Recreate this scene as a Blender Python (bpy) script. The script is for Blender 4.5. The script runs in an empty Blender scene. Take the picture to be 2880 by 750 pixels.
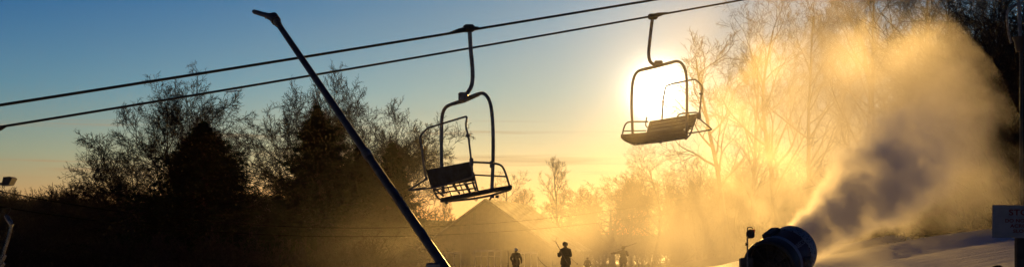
import bpy, math, random
import numpy as np
from mathutils import Vector, Matrix

R = math.radians
scene = bpy.context.scene
C = scene.collection

# ------------------------------------------------------------------ camera
F = 4000.0                       # focal length in pixels of the 2880 px wide picture
EYE = 1.6
cam_d = bpy.data.cameras.new("camera")
cam = bpy.data.objects.new("camera", cam_d)
C.objects.link(cam)
cam.location = (0, 0, EYE)
cam.rotation_euler = (R(90), 0, 0)
cam_d.lens = 50.0
cam_d.sensor_width = 36.0
cam_d.shift_y = 325.0 / 2880.0
cam_d.clip_start = 0.1
cam_d.clip_end = 6000
scene.camera = cam

# ------------------------------------------------------------------ sun and sky
SUN_AZ = math.atan((1856 - 1440) / F)          # to the right of the view axis (+Y)
SUN_EL = math.atan((700 - 260) / F * math.cos(SUN_AZ))
sun_dir = Vector((math.sin(SUN_AZ) * math.cos(SUN_EL), math.cos(SUN_AZ) * math.cos(SUN_EL), math.sin(SUN_EL)))
sd = bpy.data.lights.new("sun", 'SUN')
sd.energy = 4.8
sd.angle = R(0.5)
sd.color = (1.0, 0.56, 0.135)
sun = bpy.data.objects.new("sun", sd)
C.objects.link(sun)
sun.rotation_euler = sun_dir.to_track_quat('Z', 'Y').to_euler()
sun.location = (20, 60, 40)

scene.view_settings.view_transform = 'Standard'
scene.view_settings.look = 'None'
scene.view_settings.gamma = 1
scene.view_settings.use_curve_mapping = False
scene.view_settings.exposure = 0.14

cy = scene.cycles
cy.use_denoising = True
cy.use_adaptive_sampling = True
cy.adaptive_threshold = 0.02
cy.max_bounces = 8
cy.diffuse_bounces = 1
cy.glossy_bounces = 1
cy.transmission_bounces = 2
cy.transparent_max_bounces = 8
cy.volume_bounces = 4
cy.volume_max_steps = 96
cy.volume_step_rate = 1.0
cy.sample_clamp_indirect = 4.0


class NT:
    """Small helper that writes node maths as python expressions."""
    def __init__(s, tree):
        s.t = tree

    def node(s, typ, **kw):
        n = s.t.nodes.new(typ)
        for k, v in kw.items():
            setattr(n, k, v)
        return n

    def link(s, a, b):
        s.t.links.new(a, b)

    def inp(s, n, i, v):
        if v is None:
            return
        if hasattr(v, 'is_linked') or hasattr(v, 'links'):
            s.t.links.new(v, n.inputs[i])
        else:
            n.inputs[i].default_value = v

    def m(s, op, a, b=None, c=None, clamp=False):
        n = s.node('ShaderNodeMath', operation=op, use_clamp=clamp)
        s.inp(n, 0, a); s.inp(n, 1, b)
        if c is not None:
            s.inp(n, 2, c)
        return n.outputs[0]

    def v(s, op, a, b=None, sc=None):
        n = s.node('ShaderNodeVectorMath', operation=op)
        s.inp(n, 0, a); s.inp(n, 1, b)
        if sc is not None:
            s.inp(n, 3, sc)
        return n.outputs[1] if op in ('DOT_PRODUCT', 'LENGTH', 'DISTANCE') else n.outputs[0]

    def step(s, x, a, b, lo=0.0, hi=1.0):
        n = s.node('ShaderNodeMapRange', interpolation_type='SMOOTHSTEP')
        s.inp(n, 0, x)
        for i, q in enumerate((a, b, lo, hi)):
            n.inputs[1 + i].default_value = q
        return n.outputs[0]

    def noise(s, vec, scale, detail=4, rough=0.5, dist=0.0):
        n = s.node('ShaderNodeTexNoise')
        s.inp(n, 'Vector', vec)
        n.inputs['Scale'].default_value = scale
        n.inputs['Detail'].default_value = detail
        n.inputs['Roughness'].default_value = rough
        n.inputs['Distortion'].default_value = dist
        return n

    def ramp(s, fac, stops, interp='LINEAR'):
        n = s.node('ShaderNodeValToRGB')
        n.color_ramp.interpolation = interp
        e = n.color_ramp.elements
        while len(e) > 1:
            e.remove(e[-1])
        e[0].position = stops[0][0]; e[0].color = (*stops[0][1], 1)
        for p, c in stops[1:]:
            q = e.new(p); q.color = (*c, 1)
        s.inp(n, 0, fac)
        return n.outputs[0]

    def mix(s, f, a, b, blend='MIX'):
        n = s.node('ShaderNodeMix', data_type='RGBA', blend_type=blend)
        s.inp(n, 0, f)
        for i, q in ((6, a), (7, b)):
            if isinstance(q, tuple):
                n.inputs[i].default_value = (*q, 1) if len(q) == 3 else q
            else:
                s.inp(n, i, q)
        return n.outputs[2]


world = bpy.data.worlds.new("World")
scene.world = world
world.use_nodes = True
wt = world.node_tree
wt.nodes.clear()
W = NT(wt)
tc = W.node('ShaderNodeTexCoord').outputs['Generated']
sky = W.node('ShaderNodeTexSky', sky_type='NISHITA')
sky.sun_disc = False
sky.sun_elevation = SUN_EL
sky.sun_rotation = SUN_AZ
sky.altitude = 200
sky.air_density = 1.3
sky.dust_density = 0.7
sky.ozone_density = 2.5
direction = W.v('NORMALIZE', tc)
sep = W.node('ShaderNodeSeparateXYZ'); W.link(direction, sep.inputs[0])
# the real evening sky is deep overhead and pale only near the low sun
tint = W.ramp(W.m('MULTIPLY', sep.outputs[2], 2.0), [(0.0, (0.70, 0.50, 0.50)), (0.07, (0.52, 0.47, 0.60)), (0.13, (0.37, 0.52, 0.78)),
                                                  (0.22, (0.17, 0.42, 0.86)), (0.35, (0.020, 0.24, 0.70)), (0.6, (0.02, 0.10, 0.30)), (1.0, (0.015, 0.06, 0.20))])
skyc = W.mix(1.0, sky.outputs[0], tint, 'MULTIPLY')
# thin high cloud streaks low in the sky
mp = W.node('ShaderNodeMapping'); mp.inputs['Scale'].default_value = (3.0, 3.0, 90.0)
W.link(direction, mp.inputs[0])
st = W.noise(mp.outputs[0], 2.2, 3, 0.55)
band = W.m('MULTIPLY', W.step(sep.outputs[2], 0.03, 0.06), W.step(sep.outputs[2], 0.10, 0.075))
stf = W.m('MULTIPLY', W.m('MULTIPLY', W.step(st.outputs[0], 0.52, 0.72), band), 0.55)
skyc = W.mix(stf, skyc, (3.6, 2.2, 1.1))
# aureole of the low sun, and the sun itself, part of the sky
ca = W.m('DOT_PRODUCT' if False else 'ADD', W.v('DOT_PRODUCT', direction, tuple(sun_dir)), 0.0)
ang = W.m('ARCCOSINE', W.m('MINIMUM', ca, 0.9999999))
near = W.m('SUBTRACT', 1.0, W.m('MULTIPLY', W.m('EXPONENT', W.m('MULTIPLY', W.m('MULTIPLY', ang, ang), -1.0 / (R(13) ** 2))), 0.55))
skyc = W.v('SCALE', skyc, None, near)
g1 = W.m('MULTIPLY', W.m('EXPONENT', W.m('MULTIPLY', W.m('MULTIPLY', ang, ang), -1.0 / (R(0.88) ** 2))), 50.0)
g2 = W.m('MULTIPLY', W.m('EXPONENT', W.m('MULTIPLY', ang, -1.0 / R(1.25))), 9.0)
g3 = W.m('MULTIPLY', W.m('EXPONENT', W.m('MULTIPLY', ang, -1.0 / R(8.5))), 3.6)
vm = W.v('SCALE', (1.0, 0.92, 0.72), None, g1)
vm2 = W.v('SCALE', (1.0, 0.80, 0.50), None, g2)
glow = W.ramp(W.m('MULTIPLY', sep.outputs[2], 5.0), [(0.0, (1.0, 0.60, 0.24)), (0.3, (1.0, 0.66, 0.36)), (0.6, (0.90, 0.80, 0.68)), (0.85, (0.80, 0.88, 0.92)), (1.0, (0.74, 0.90, 1.0))])
vm3 = W.v('SCALE', glow, None, g3)
tot = W.v('ADD', W.v('ADD', W.v('ADD', skyc, vm), vm2), vm3)
bg = W.node('ShaderNodeBackground')
bg.inputs[1].default_value = 0.1
W.link(tot, bg.inputs[0])
wo = W.node('ShaderNodeOutputWorld')
W.link(bg.outputs[0], wo.inputs[0])


# ------------------------------------------------------------------ helpers
def P(px, py, d):
    return Vector(((px - 1440) / F * d, d, EYE + (700 - py) / F * d))


def sstep(a, b, x):
    t = min(1.0, max(0.0, (x - a) / (b - a)))
    return t * t * (3 - 2 * t)


def tag(o, label=None, cat=None, group=None, kind=None):
    if label: o['label'] = label
    if cat: o['category'] = cat
    if group: o['group'] = group
    if kind: o['kind'] = kind
    return o


def empty(name, loc=(0, 0, 0), rz=0.0, label=None, cat=None, group=None):
    o = bpy.data.objects.new(name, None)
    C.objects.link(o)
    o.location = loc
    o.rotation_euler = (0, 0, rz)
    o.empty_display_size = 0.3
    return tag(o, label, cat, group)


def link_mesh(name, me, mat=None, parent=None, smooth=False):
    if mat is not None and not me.materials:
        me.materials.append(mat)
    if smooth:
        me.polygons.foreach_set('use_smooth', [True] * len(me.polygons))
    o = bpy.data.objects.new(name, me)
    C.objects.link(o)
    if parent is not None:
        o.parent = parent
    return o


def np_mesh(name, verts, faces):
    """faces: list of (n,k) index arrays"""
    me = bpy.data.meshes.new(name)
    verts = np.asarray(verts, dtype=np.float32)
    me.vertices.add(len(verts))
    me.vertices.foreach_set('co', verts.ravel())
    loops = np.concatenate([f.ravel() for f in faces]).astype(np.int32)
    counts = np.concatenate([np.full(len(f), f.shape[1]) for f in faces])
    starts = np.concatenate([[0], np.cumsum(counts)[:-1]]).astype(np.int32)
    me.loops.add(len(loops))
    me.loops.foreach_set('vertex_index', loops)
    me.polygons.add(len(counts))
    me.polygons.foreach_set('loop_start', starts)
    me.update(calc_edges=True)
    return me


class MB:
    """collects shapes and links them as one mesh object; world (or thing-local) coordinates"""
    def __init__(s, org=(0, 0, 0)):
        s.v = []; s.f = []; s.o = Vector(org)

    def quad(s, *ps):
        n = len(s.v)
        s.v += [Vector(p) - s.o for p in ps]
        s.f.append(tuple(range(n, n + len(ps))))
        return s

    def tube(s, pts, r, sides=10, caps=True, closed=False):
        pts = [Vector(p) for p in pts]
        if not isinstance(r, (list, tuple)):
            r = [r] * len(pts)
        n0 = len(s.v)
        up = None
        N = len(pts)
        for i, p in enumerate(pts):
            if closed:
                t = pts[(i + 1) % N] - pts[i - 1]
            else:
                t = pts[min(i + 1, N - 1)] - pts[max(i - 1, 0)]
            t.normalize()
            if up is None:
                a = Vector((0, 0, 1)) if abs(t.z) < 0.9 else Vector((1, 0, 0))
                up = (a - t * a.dot(t)).normalized()
            else:
                up = (up - t * up.dot(t)).normalized()
            b = t.cross(up)
            for k in range(sides):
                w = 2 * math.pi * k / sides
                s.v.append(p + (up * math.cos(w) + b * math.sin(w)) * r[i] - s.o)
        for i in range(N if closed else N - 1):
            j = (i + 1) % N
            for k in range(sides):
                q = (k + 1) % sides
                s.f.append((n0 + i * sides + k, n0 + i * sides + q, n0 + j * sides + q, n0 + j * sides + k))
        if caps and not closed:
            s.f.append(tuple(n0 + k for k in range(sides))[::-1])
            s.f.append(tuple(n0 + (N - 1) * sides + k for k in range(sides)))
        return s

    def box(s, c, size, rot=None, bev=0.0):
        c = Vector(c)
        hx, hy, hz = [q / 2 for q in size]
        M = rot if rot is not None else Matrix.Identity(3)
        b = min(bev, hx * .9, hy * .9, hz * .9)
        n0 = len(s.v)
        if b <= 0:
            for x, y, z in ((-1, -1, -1), (1, -1, -1), (1, 1, -1), (-1, 1, -1), (-1, -1, 1), (1, -1, 1), (1, 1, 1), (-1, 1, 1)):
                s.v.append(c + M @ Vector((x * hx, y * hy, z * hz)) - s.o)
            for f in ((3, 2, 1, 0), (4, 5, 6, 7), (0, 1, 5, 4), (1, 2, 6, 5), (2, 3, 7, 6), (3, 0, 4, 7)):
                s.f.append(tuple(n0 + k for k in f))
            return s
        # chamfered box: stack of four octagonal rings
        def ring(z, ins):
            x, y = hx - ins, hy - ins
            k = b if ins == 0 else b
            k = min(k, x * .9, y * .9)
            return [Vector((x - k, -y, z)), Vector((x, -y + k, z)), Vector((x, y - k, z)), Vector((x - k, y, z)),
                    Vector((-x + k, y, z)), Vector((-x, y - k, z)), Vector((-x, -y + k, z)), Vector((-x + k, -y, z))]
        for z, ins in ((-hz, b), (-hz + b, 0), (hz - b, 0), (hz, b)):
            for p in ring(z, ins):
                s.v.append(c + M @ p - s.o)
        s.f.append(tuple(n0 + k for k in range(8))[::-1])
        for r_ in range(3):
            for k in range(8):
                q = (k + 1) % 8
                s.f.append((n0 + r_ * 8 + k, n0 + r_ * 8 + q, n0 + r_ * 8 + 8 + q, n0 + r_ * 8 + 8 + k))
        s.f.append(tuple(n0 + 24 + k for k in range(8)))
        return s

    def lathe(s, base, axis, prof, sides=40, cap0=False, cap1=False):
        """prof: (distance along axis, radius)"""
        axis = Vector(axis).normalized()
        a = Vector((0, 0, 1)) if abs(axis.z) < .9 else Vector((1, 0, 0))
        u = (a - axis * a.dot(axis)).normalized(); w = axis.cross(u)
        n0 = len(s.v)
        for d, r in prof:
            for k in range(sides):
                t = 2 * math.pi * k / sides
                s.v.append(Vector(base) + axis * d + (u * math.cos(t) + w * math.sin(t)) * r - s.o)
        for i in range(len(prof) - 1):
            for k in range(sides):
                q = (k + 1) % sides
                s.f.append((n0 + i * sides + k, n0 + i * sides + q, n0 + (i + 1) * sides + q, n0 + (i + 1) * sides + k))
        if cap0: s.f.append(tuple(n0 + k for k in range(sides))[::-1])
        if cap1: s.f.append(tuple(n0 + (len(prof) - 1) * sides + k for k in range(sides)))
        return s

    def slab(s, pts, n, th):
        """polygon pts extruded by th along n"""
        n = Vector(n).normalized() * th
        a = [Vector(p) for p in pts]; b = [p + n for p in a]
        n0 = len(s.v); k = len(a)
        s.v += [p - s.o for p in a + b]
        s.f.append(tuple(range(n0, n0 + k))[::-1])
        s.f.append(tuple(range(n0 + k, n0 + 2 * k)))
        for i in range(k):
            j = (i + 1) % k
            s.f.append((n0 + i, n0 + j, n0 + k + j, n0 + k + i))
        return s

    def build(s, name, mat, parent=None, smooth=True):
        me = bpy.data.meshes.new(name)
        me.from_pydata([tuple(v) for v in s.v], [], s.f)
        me.materials.append(mat)
        me.update()
        if smooth:
            me.polygons.foreach_set('use_smooth', [True] * len(me.polygons))
            try:
                me.set_sharp_from_angle(angle=R(35))
            except Exception:
                pass
        o = bpy.data.objects.new(name, me)
        C.objects.link(o)
        if parent is not None:
            o.parent = parent
        return o


def curve_pts(pts, n=6):
    """Catmull-Rom through pts"""
    pts = [Vector(p) for p in pts]
    out = []
    for i in range(len(pts) - 1):
        p0 = pts[max(i - 1, 0)]; p1 = pts[i]; p2 = pts[i + 1]; p3 = pts[min(i + 2, len(pts) - 1)]
        for k in range(n):
            t = k / n
            out.append(0.5 * ((2 * p1) + (p2 - p0) * t + (2 * p0 - 5 * p1 + 4 * p2 - p3) * t * t + (3 * p1 - p0 - 3 * p2 + p3) * t ** 3))
    out.append(pts[-1])
    return out


def fillet(pts, r=0.06, n=4):
    """polyline with rounded corners"""
    pts = [Vector(p) for p in pts]
    out = [pts[0]]
    for i in range(1, len(pts) - 1):
        a, b, c = pts[i - 1], pts[i], pts[i + 1]
        ra = min(r, (a - b).length * .45); rc = min(r, (c - b).length * .45)
        A = b + (a - b).normalized() * ra; D = b + (c - b).normalized() * rc
        for k in range(n + 1):
            t = k / n
            out.append((1 - t) ** 2 * A + 2 * t * (1 - t) * b + t * t * D)
    out.append(pts[-1])
    return out


def material(name, col, rough=0.6, metal=0.0, noise=None, bump=None, spec=0.5):
    """noise: (scale, colour2, strength); bump: (scale, distance)"""
    m = bpy.data.materials.new(name)
    m.use_nodes = True
    t = m.node_tree
    N = NT(t)
    b = t.nodes['Principled BSDF']
    b.inputs['Base Color'].default_value = (*col, 1)
    b.inputs['Roughness'].default_value = rough
    b.inputs['Metallic'].default_value = metal
    b.inputs['Specular IOR Level'].default_value = spec
    co = N.node('ShaderNodeTexCoord').outputs['Object']
    if noise:
        n = N.noise(co, noise[0], 5, 0.6)
        f = N.step(n.outputs[0], 0.35, 0.65)
        if len(noise) > 2:
            f = N.m('MULTIPLY', f, noise[2])
        N.link(N.mix(f, col, noise[1]), b.inputs['Base Color'])
        N.link(N.m('ADD', N.m('MULTIPLY', n.outputs[0], 0.3), rough - 0.15, clamp=True), b.inputs['Roughness'])
    if bump:
        n2 = N.noise(co, bump[0], 4, 0.6)
        bp = N.node('ShaderNodeBump')
        bp.inputs['Distance'].default_value = bump[1]
        bp.inputs['Strength'].default_value = 0.8
        N.link(n2.outputs[0], bp.inputs['Height'])
        N.link(bp.outputs[0], b.inputs['Normal'])
    return m


M = {}
M['steel'] = material('galvanised steel', (0.20, 0.20, 0.21), 0.45, 0.6, (9, (0.11, 0.105, 0.10)))
M['lance'] = material('dull aluminium', (0.07, 0.075, 0.09), 0.5, 0.3, (6, (0.04, 0.042, 0.05)), (30, 0.002))
M['rope'] = material('greased wire rope', (0.035, 0.033, 0.03), 0.45, 0.4, (40, (0.015, 0.014, 0.012)))
M['seat'] = material('dark slatted seat', (0.035, 0.04, 0.05), 0.65, 0, (8, (0.02, 0.02, 0.024)), (30, 0.003))
M['bark'] = material('bark', (0.040, 0.034, 0.029), 0.95, 0, (4, (0.020, 0.017, 0.015)), None, 0.0)
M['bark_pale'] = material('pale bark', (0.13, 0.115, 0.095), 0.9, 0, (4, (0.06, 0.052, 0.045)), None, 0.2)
M['needle'] = material('spruce needles', (0.014, 0.022, 0.011), 0.9, 0, (0.7, (0.008, 0.013, 0.007)), None, 0.0)
M['wire'] = material('weathered black cable', (0.004, 0.004, 0.004), 0.95, 0, None, None, 0.0)
M['black'] = material('black plastic', (0.015, 0.015, 0.017), 0.5)
M['rubber'] = material('rubber', (0.02, 0.02, 0.02), 0.8)


# ------------------------------------------------------------------ terrain
def bank(x, y):
    """the snow slope that climbs to the right"""
    xx = x - 3.2 - 0.09 * max(0.0, y - 25)
    b = 0.172 * max(0.0, xx) ** 1.0
    b *= sstep(0.0, 6.0, xx + 0.5) * 0.35 + 0.65
    return min(b, 9 + 0 * y) * sstep(6, 24, y + 2)


def ground_z(x, y):
    z = 0.10 - 1.0 * sstep(72, 138, y)
    z += bank(x, y)
    # gentle waves of the groomed slope
    z += 0.10 * math.sin(x * 0.35 + y * 0.26) * sstep(2, 10, x) + 0.07 * math.sin(x * 0.5 - y * 0.47 + 1.3) * sstep(3, 12, x)
    return z


def mk_snow():
    m = bpy.data.materials.new('wind packed snow')
    m.use_nodes = True
    N = NT(m.node_tree)
    b = m.node_tree.nodes['Principled BSDF']
    co = N.node('ShaderNodeTexCoord').outputs['Object']
    n = N.noise(co, 0.35, 6, 0.65)
    N.link(N.mix(n.outputs[0], (0.72, 0.75, 0.80), (0.86, 0.87, 0.90)), b.inputs['Base Color'])
    b.inputs['Roughness'].default_value = 0.6
    b.inputs['Specular IOR Level'].default_value = 0.15
    mp = N.node('ShaderNodeMapping'); mp.inputs['Scale'].default_value = (0.35, 1.6, 1.0); mp.inputs['Rotation'].default_value = (0, 0, R(8))
    N.link(co, mp.inputs[0])
    n2 = N.noise(mp.outputs[0], 1.3, 7, 0.62, 0.4)
    n3 = N.noise(co, 9.0, 4, 0.7)
    h = N.m('ADD', N.m('MULTIPLY', n2.outputs[0], 0.42), N.m('MULTIPLY', n3.outputs[0], 0.05))
    bp = N.node('ShaderNodeBump'); bp.inputs['Distance'].default_value = 1.0; bp.inputs['Strength'].default_value = 0.7
    N.link(h, bp.inputs['Height']); N.link(bp.outputs[0], b.inputs['Normal'])
    return m


M['snow'] = mk_snow()
M['shade_floor'] = material('wood floor coloured dark for shade', (0.045, 0.035, 0.025), 0.95, 0, (0.25, (0.022, 0.018, 0.014)), (1.5, 0.2), 0.1)  # dark tone stands in for the shade of the woods
M['wooded'] = material('far wooded hillside', (0.050, 0.042, 0.034), 0.95, 0, (0.06, (0.024, 0.021, 0.018)), (0.3, 1.2), 0.1)


def grid(xs, ys, zf):
    xs = np.asarray(xs); ys = np.asarray(ys)
    V = np.array([[x, y, zf(x, y)] for y in ys for x in xs], dtype=np.float32)
    nx = len(xs)
    i, j = np.meshgrid(np.arange(nx - 1), np.arange(len(ys) - 1))
    a = (j * nx + i).ravel()
    return V, [np.stack([a, a + 1, a + 1 + nx, a + nx], 1)]


xs = np.concatenate([[-1150, -600, -300, -150, -90, -60, -40, -28], np.arange(-20, 60, 0.6), [64, 72, 84, 110, 160, 300, 600, 1150]])
ys = np.concatenate([[-120, -60, -20, 0, 6, 12], np.arange(15, 110, 0.8), np.arange(112, 180, 4), [190, 210, 250, 320, 500, 800, 1150]])
V, Fc = grid(xs, ys, ground_z)
g = link_mesh('ground', np_mesh('ground', V, Fc), M['snow'], smooth=True)
tag(g, 'groomed snow of the ski slope', kind='structure')

# woodland floor left and right of the snow, coloured dark for the shade
def patch(name, poly_fn, xs, ys, mat, lab, dz=0.06):
    V, Fc = grid(xs, ys, lambda x, y: ground_z(x, y) + dz)
    f = Fc[0]
    keep = np.array([poly_fn(V[q].mean(0)[0], V[q].mean(0)[1]) for q in f])
    o = link_mesh(name, np_mesh(name, V, [f[keep]]), mat, smooth=True)
    return tag(o, lab, kind='structure')


patch('woodland_floor', lambda x, y: x < -11 - 3 * math.sin(y * .07) - max(0, 92 - y) * .1 and y > 80, np.arange(-200, -5, 3.0), np.arange(70, 232, 4.0), M['shade_floor'], 'ground under the trees on the left, coloured dark for the shade')
CREST = [(2000, 100), (2300, 92), (2500, 72), (2650, 62), (2800, 55), (3200, 45)]


def crest_d(px):
    c = CREST
    if px <= c[0][0]: return c[0][1]
    for (a, b), (e, f) in zip(c, c[1:]):
        if px <= e:
            return b + (f - b) * (px - a) / (e - a)
    return c[-1][1]


patch('forest_floor', lambda x, y: x > 12 and y > crest_d(1440 + x / y * F) + 2 * math.sin(x * .8) + 1.2 * math.sin(x * 2.1), np.arange(10, 58, 1.2), np.arange(40, 230, 1.2), M['shade_floor'], 'floor of the wood above the snow, coloured dark for the shade', 0.05)


def ridge(name, prof, d0, d1, d2, mat, label, seed, rough=1.0, steps=(160, 26)):
    """hill whose skyline, as px -> py, is prof; foot at d0, crest at d1, back at d2"""
    rnd = random.Random(seed)
    ph = [rnd.random() * 6.28 for _ in range(6)]
    pxs = np.linspace(prof[0][0], prof[-1][0], steps[0])
    pys = np.interp(pxs, [p[0] for p in prof], [p[1] for p in prof])
    ds = np.linspace(d0, d2, steps[1])
    Vv = []
    for d in ds:
        k = sstep(d0, d1, d) if d <= d1 else 1 - 0.6 * sstep(d1, d2, d)
        for px, py in zip(pxs, pys):
            x = (px - 1440) / F * d1 * (0.75 + 0.25 * d / d1)
            ztop = EYE + (700 - py) / F * d1
            w = sum(math.sin(px * .012 * (i + 1) + ph[i] + d * .02 * (i + 1)) / (i + 1) for i in range(5)) * rough
            Vv.append((x, d, -2.0 + (ztop + 2.0 + w * .6) * k))
    nx = len(pxs)
    i, j = np.meshgrid(np.arange(nx - 1), np.arange(len(ds) - 1))
    a = (j * nx + i).ravel()
    o = link_mesh(name, np_mesh(name, np.array(Vv), [np.stack([a, a + 1, a + 1 + nx, a + nx], 1)]), mat, smooth=True)
    return tag(o, label, kind='structure')


NEAR_PROF = [(-900, 585), (-200, 598), (0, 612), (120, 606), (250, 612), (420, 640), (560, 672), (700, 712), (900, 740)]
FAR_PROF = [(-900, 600), (300, 590), (520, 560), (680, 546), (800, 552), (950, 580), (1150, 610), (1400, 630), (1700, 655), (2000, 670), (2400, 665), (3200, 650)]
ridge('hill', NEAR_PROF, 215, 300, 420, M['wooded'], 'near wooded hill on the left', 3, 0.5)
ridge('hill', FAR_PROF, 620, 900, 1120, M['wooded'], 'far hill fading into the haze', 5, 1.6)


# ------------------------------------------------------------------ bare trees
def norm(a):
    return a / np.maximum(np.linalg.norm(a, axis=-1, keepdims=True), 1e-9)


def walk(rng, start, d, length, n, wob, up, droop=0.0):
    B = len(start)
    pts = np.zeros((B, n, 3)); pts[:, 0] = start
    seg = (length / (n - 1))[:, None]
    d = norm(d)
    for k in range(1, n):
        d = norm(d + rng.normal(0, wob, (B, 3)) + np.array([0, 0, up]) - np.array([0, 0, droop * k / n]))
        pts[:, k] = pts[:, k - 1] + d * seg
    return pts


def tubes(pts, rad, sides):
    """pts (B,n,3), rad (B,n) -> verts, quads"""
    B, n, _ = pts.shape
    t = np.empty_like(pts)
    t[:, 1:-1] = pts[:, 2:] - pts[:, :-2]; t[:, 0] = pts[:, 1] - pts[:, 0]; t[:, -1] = pts[:, -1] - pts[:, -2]
    t = norm(t)
    ref = np.where(np.abs(t[:, :, 2:3]) < 0.9, np.array([0, 0, 1.0]), np.array([1.0, 0, 0]))
    # one steady reference per branch
    ref = np.repeat(ref[:, :1], n, 1)
    u = norm(ref - t * (ref * t).sum(-1, keepdims=True)); w = np.cross(t, u)
    a = np.arange(sides) * 2 * np.pi / sides
    ring = u[:, :, None] * np.cos(a)[None, None, :, None] + w[:, :, None] * np.sin(a)[None, None, :, None]
    Vt = pts[:, :, None] + ring * rad[:, :, None, None]
    Vt = Vt.reshape(-1, 3)
    b, i, k = np.meshgrid(np.arange(B), np.arange(n - 1), np.arange(sides), indexing='ij')
    q = (k + 1) % sides
    base = b * n * sides
    f = np.stack([base + i * sides + k, base + i * sides + q, base + (i + 1) * sides + q, base + (i + 1) * sides + k], -1).reshape(-1, 4)
    return Vt, f


def merge(parts):
    vs, fs, o = [], [], 0
    for v, f in parts:
        vs.append(v); fs.append(f + o); o += len(v)
    return np.concatenate(vs), fs


def children_of(rng, pts, rad, length, per, t0, ang, lr, gamma=0.5):
    B, n, _ = pts.shape
    idx = np.repeat(np.arange(B), per)
    t = t0 + (1 - t0) * ((np.tile(np.arange(per), B) + rng.random(B * per)) / per)
    t = np.minimum(t, 0.999)
    f = t * (n - 1); k = f.astype(int); fr = (f - k)[:, None]
    st = pts[idx, k] * (1 - fr) + pts[idx, k + 1] * fr
    tg = norm(pts[idx, k + 1] - pts[idx, k])
    r = rad[idx, k] * (1 - fr[:, 0]) + rad[idx, k + 1] * fr[:, 0]
    rv = rng.normal(0, 1, (len(idx), 3)); rv = norm(rv - tg * (rv * tg).sum(-1, keepdims=True))
    a = np.radians(rng.uniform(ang[0], ang[1], len(idx)))[:, None]
    d = tg * np.cos(a) + rv * np.sin(a)
    L = length[idx] * rng.uniform(lr[0], lr[1], len(idx)) * (1 - gamma * t)
    return st, d, L, r


def bare_tree(seed, height, trunk_h=0.3, r0=0.32, limbs=12, limb_ang=(25, 65), limb_len=0.62, per=(7, 6, 5, 3), up=0.06, wob=0.16,
              lean=(0, 0), twig=0.007, mat='bark', flat=1.0, trunk_wob=.05, stem=0.82, lgam=0.62):
    rng = np.random.default_rng(seed)
    tp = walk(rng, np.zeros((1, 3)), np.array([[lean[0], lean[1], 1.0]]), np.array([height * stem]), 12, trunk_wob, 0.02)
    tt = np.linspace(0, 1, 12)[None]
    tr = r0 * (1 - 0.9 * tt) ** 0.9 + 0.02; tr[:, 0] *= 1.35
    low, high = [tubes(tp, tr, 10)], []
    st, d, L, r = children_of(rng, tp, tr, np.array([height]), limbs, trunk_h, limb_ang, (limb_len * .75, limb_len * 1.1), lgam)
    d[:, 1] *= flat
    lp = walk(rng, st, d, L, 10, wob * .8, up * .8)
    lt = np.linspace(0, 1, 10)[None]
    lr_ = np.maximum(0.60 * r[:, None] * (1 - lt) ** 0.9, twig * 2)
    low.append(tubes(lp, lr_, 7))
    pts, rad, length = lp, lr_, L
    cfg = [(8, 5, (25, 60), (.45, .75), 0.22), (6, 4, (25, 60), (.45, .75), 0.2), (5, 3, (25, 62), (.45, .8), 0.15), (4, 3, (25, 60), (.4, .85), 0.1), (3, 3, (25, 60), (.4, .8), 0.1)]
    for lv, p in enumerate(per):
        n, sides, ang, lrr, t0 = cfg[lv]
        st, d, L, r = children_of(rng, pts, rad, length, p, t0, ang, lrr, 0.45)
        L = np.maximum(L, 0.25)
        pp = walk(rng, st, d, L, n, wob * (.95, .85, .7, .6, .6)[lv], up)
        rr = np.maximum(np.minimum(0.62 * r, 0.05 * L + 0.003)[:, None] * (1 - np.linspace(0, 1, n)[None]) ** 0.8, twig)
        rr[:, -1] *= 0.6
        high.append(tubes(pp, rr, sides))
        pts, rad, length = pp, rr, L
    lo = np_mesh('trunk', *merge(low)); hi = np_mesh('crown', *merge(high))
    for q in (lo, hi):
        q.materials.append(M[mat])
        q.polygons.foreach_set('use_smooth', [True] * len(q.polygons))
    return lo, hi


def place_tree(name, meshes, loc, rz, sc, label, cat, group=None, tilt=(0, 0)):
    e = empty(name, loc, rz, label, cat, group)
    e.scale = (sc, sc, sc) if not isinstance(sc, tuple) else sc
    e.rotation_euler = (tilt[0], tilt[1], rz)
    for nm, me in zip(('trunk', 'crown'), meshes):
        link_mesh(nm, me, None, e)
    return e


def at_px(px, d, dz=-0.05):
    x = (px - 1440) / F * d
    return (x, d, ground_z(x, d) + dz)


T_oak = bare_tree(11, 18.5, 0.26, 0.55, 20, (22, 85), 0.60, (10, 7, 5, 3), 0.022, 0.12, (0.0, 0), twig=.015, stem=.62, lgam=.25)
T_oak2 = bare_tree(12, 17.0, 0.26, 0.50, 17, (22, 85), 0.60, (10, 7, 5, 3), 0.022, 0.125, twig=.015, stem=.60, lgam=.25)
T_lean = bare_tree(23, 12.5, 0.32, 0.44, 13, (28, 85), 0.66, (10, 6, 5, 3), 0.012, 0.14, (-0.35, 0.0), trunk_wob=.1, twig=.015, stem=.66, lgam=.3)
T_oakr = bare_tree(61, 19.5, 0.25, 0.34, 15, (25, 72), 0.58, (7, 6, 4, 3), 0.03, 0.19, (-0.05, 0), twig=.008, stem=.7, lgam=.35)
T_tall = bare_tree(34, 22, 0.26, 0.20, 18, (22, 58), 0.46, (7, 5, 4, 3), 0.07, 0.16, mat='bark', twig=.006)
T_tall2 = bare_tree(35, 21, 0.22, 0.22, 16, (28, 66), 0.56, (7, 5, 4, 3), 0.06, 0.19, (0.1, 0), twig=.006, trunk_wob=.09)
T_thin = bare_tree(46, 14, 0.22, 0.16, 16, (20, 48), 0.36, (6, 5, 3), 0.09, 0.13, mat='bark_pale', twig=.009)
T_thin2 = bare_tree(47, 13, 0.3, 0.15, 12, (25, 60), 0.42, (6, 5, 3), 0.06, 0.18, mat='bark_pale', twig=.009)

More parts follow.
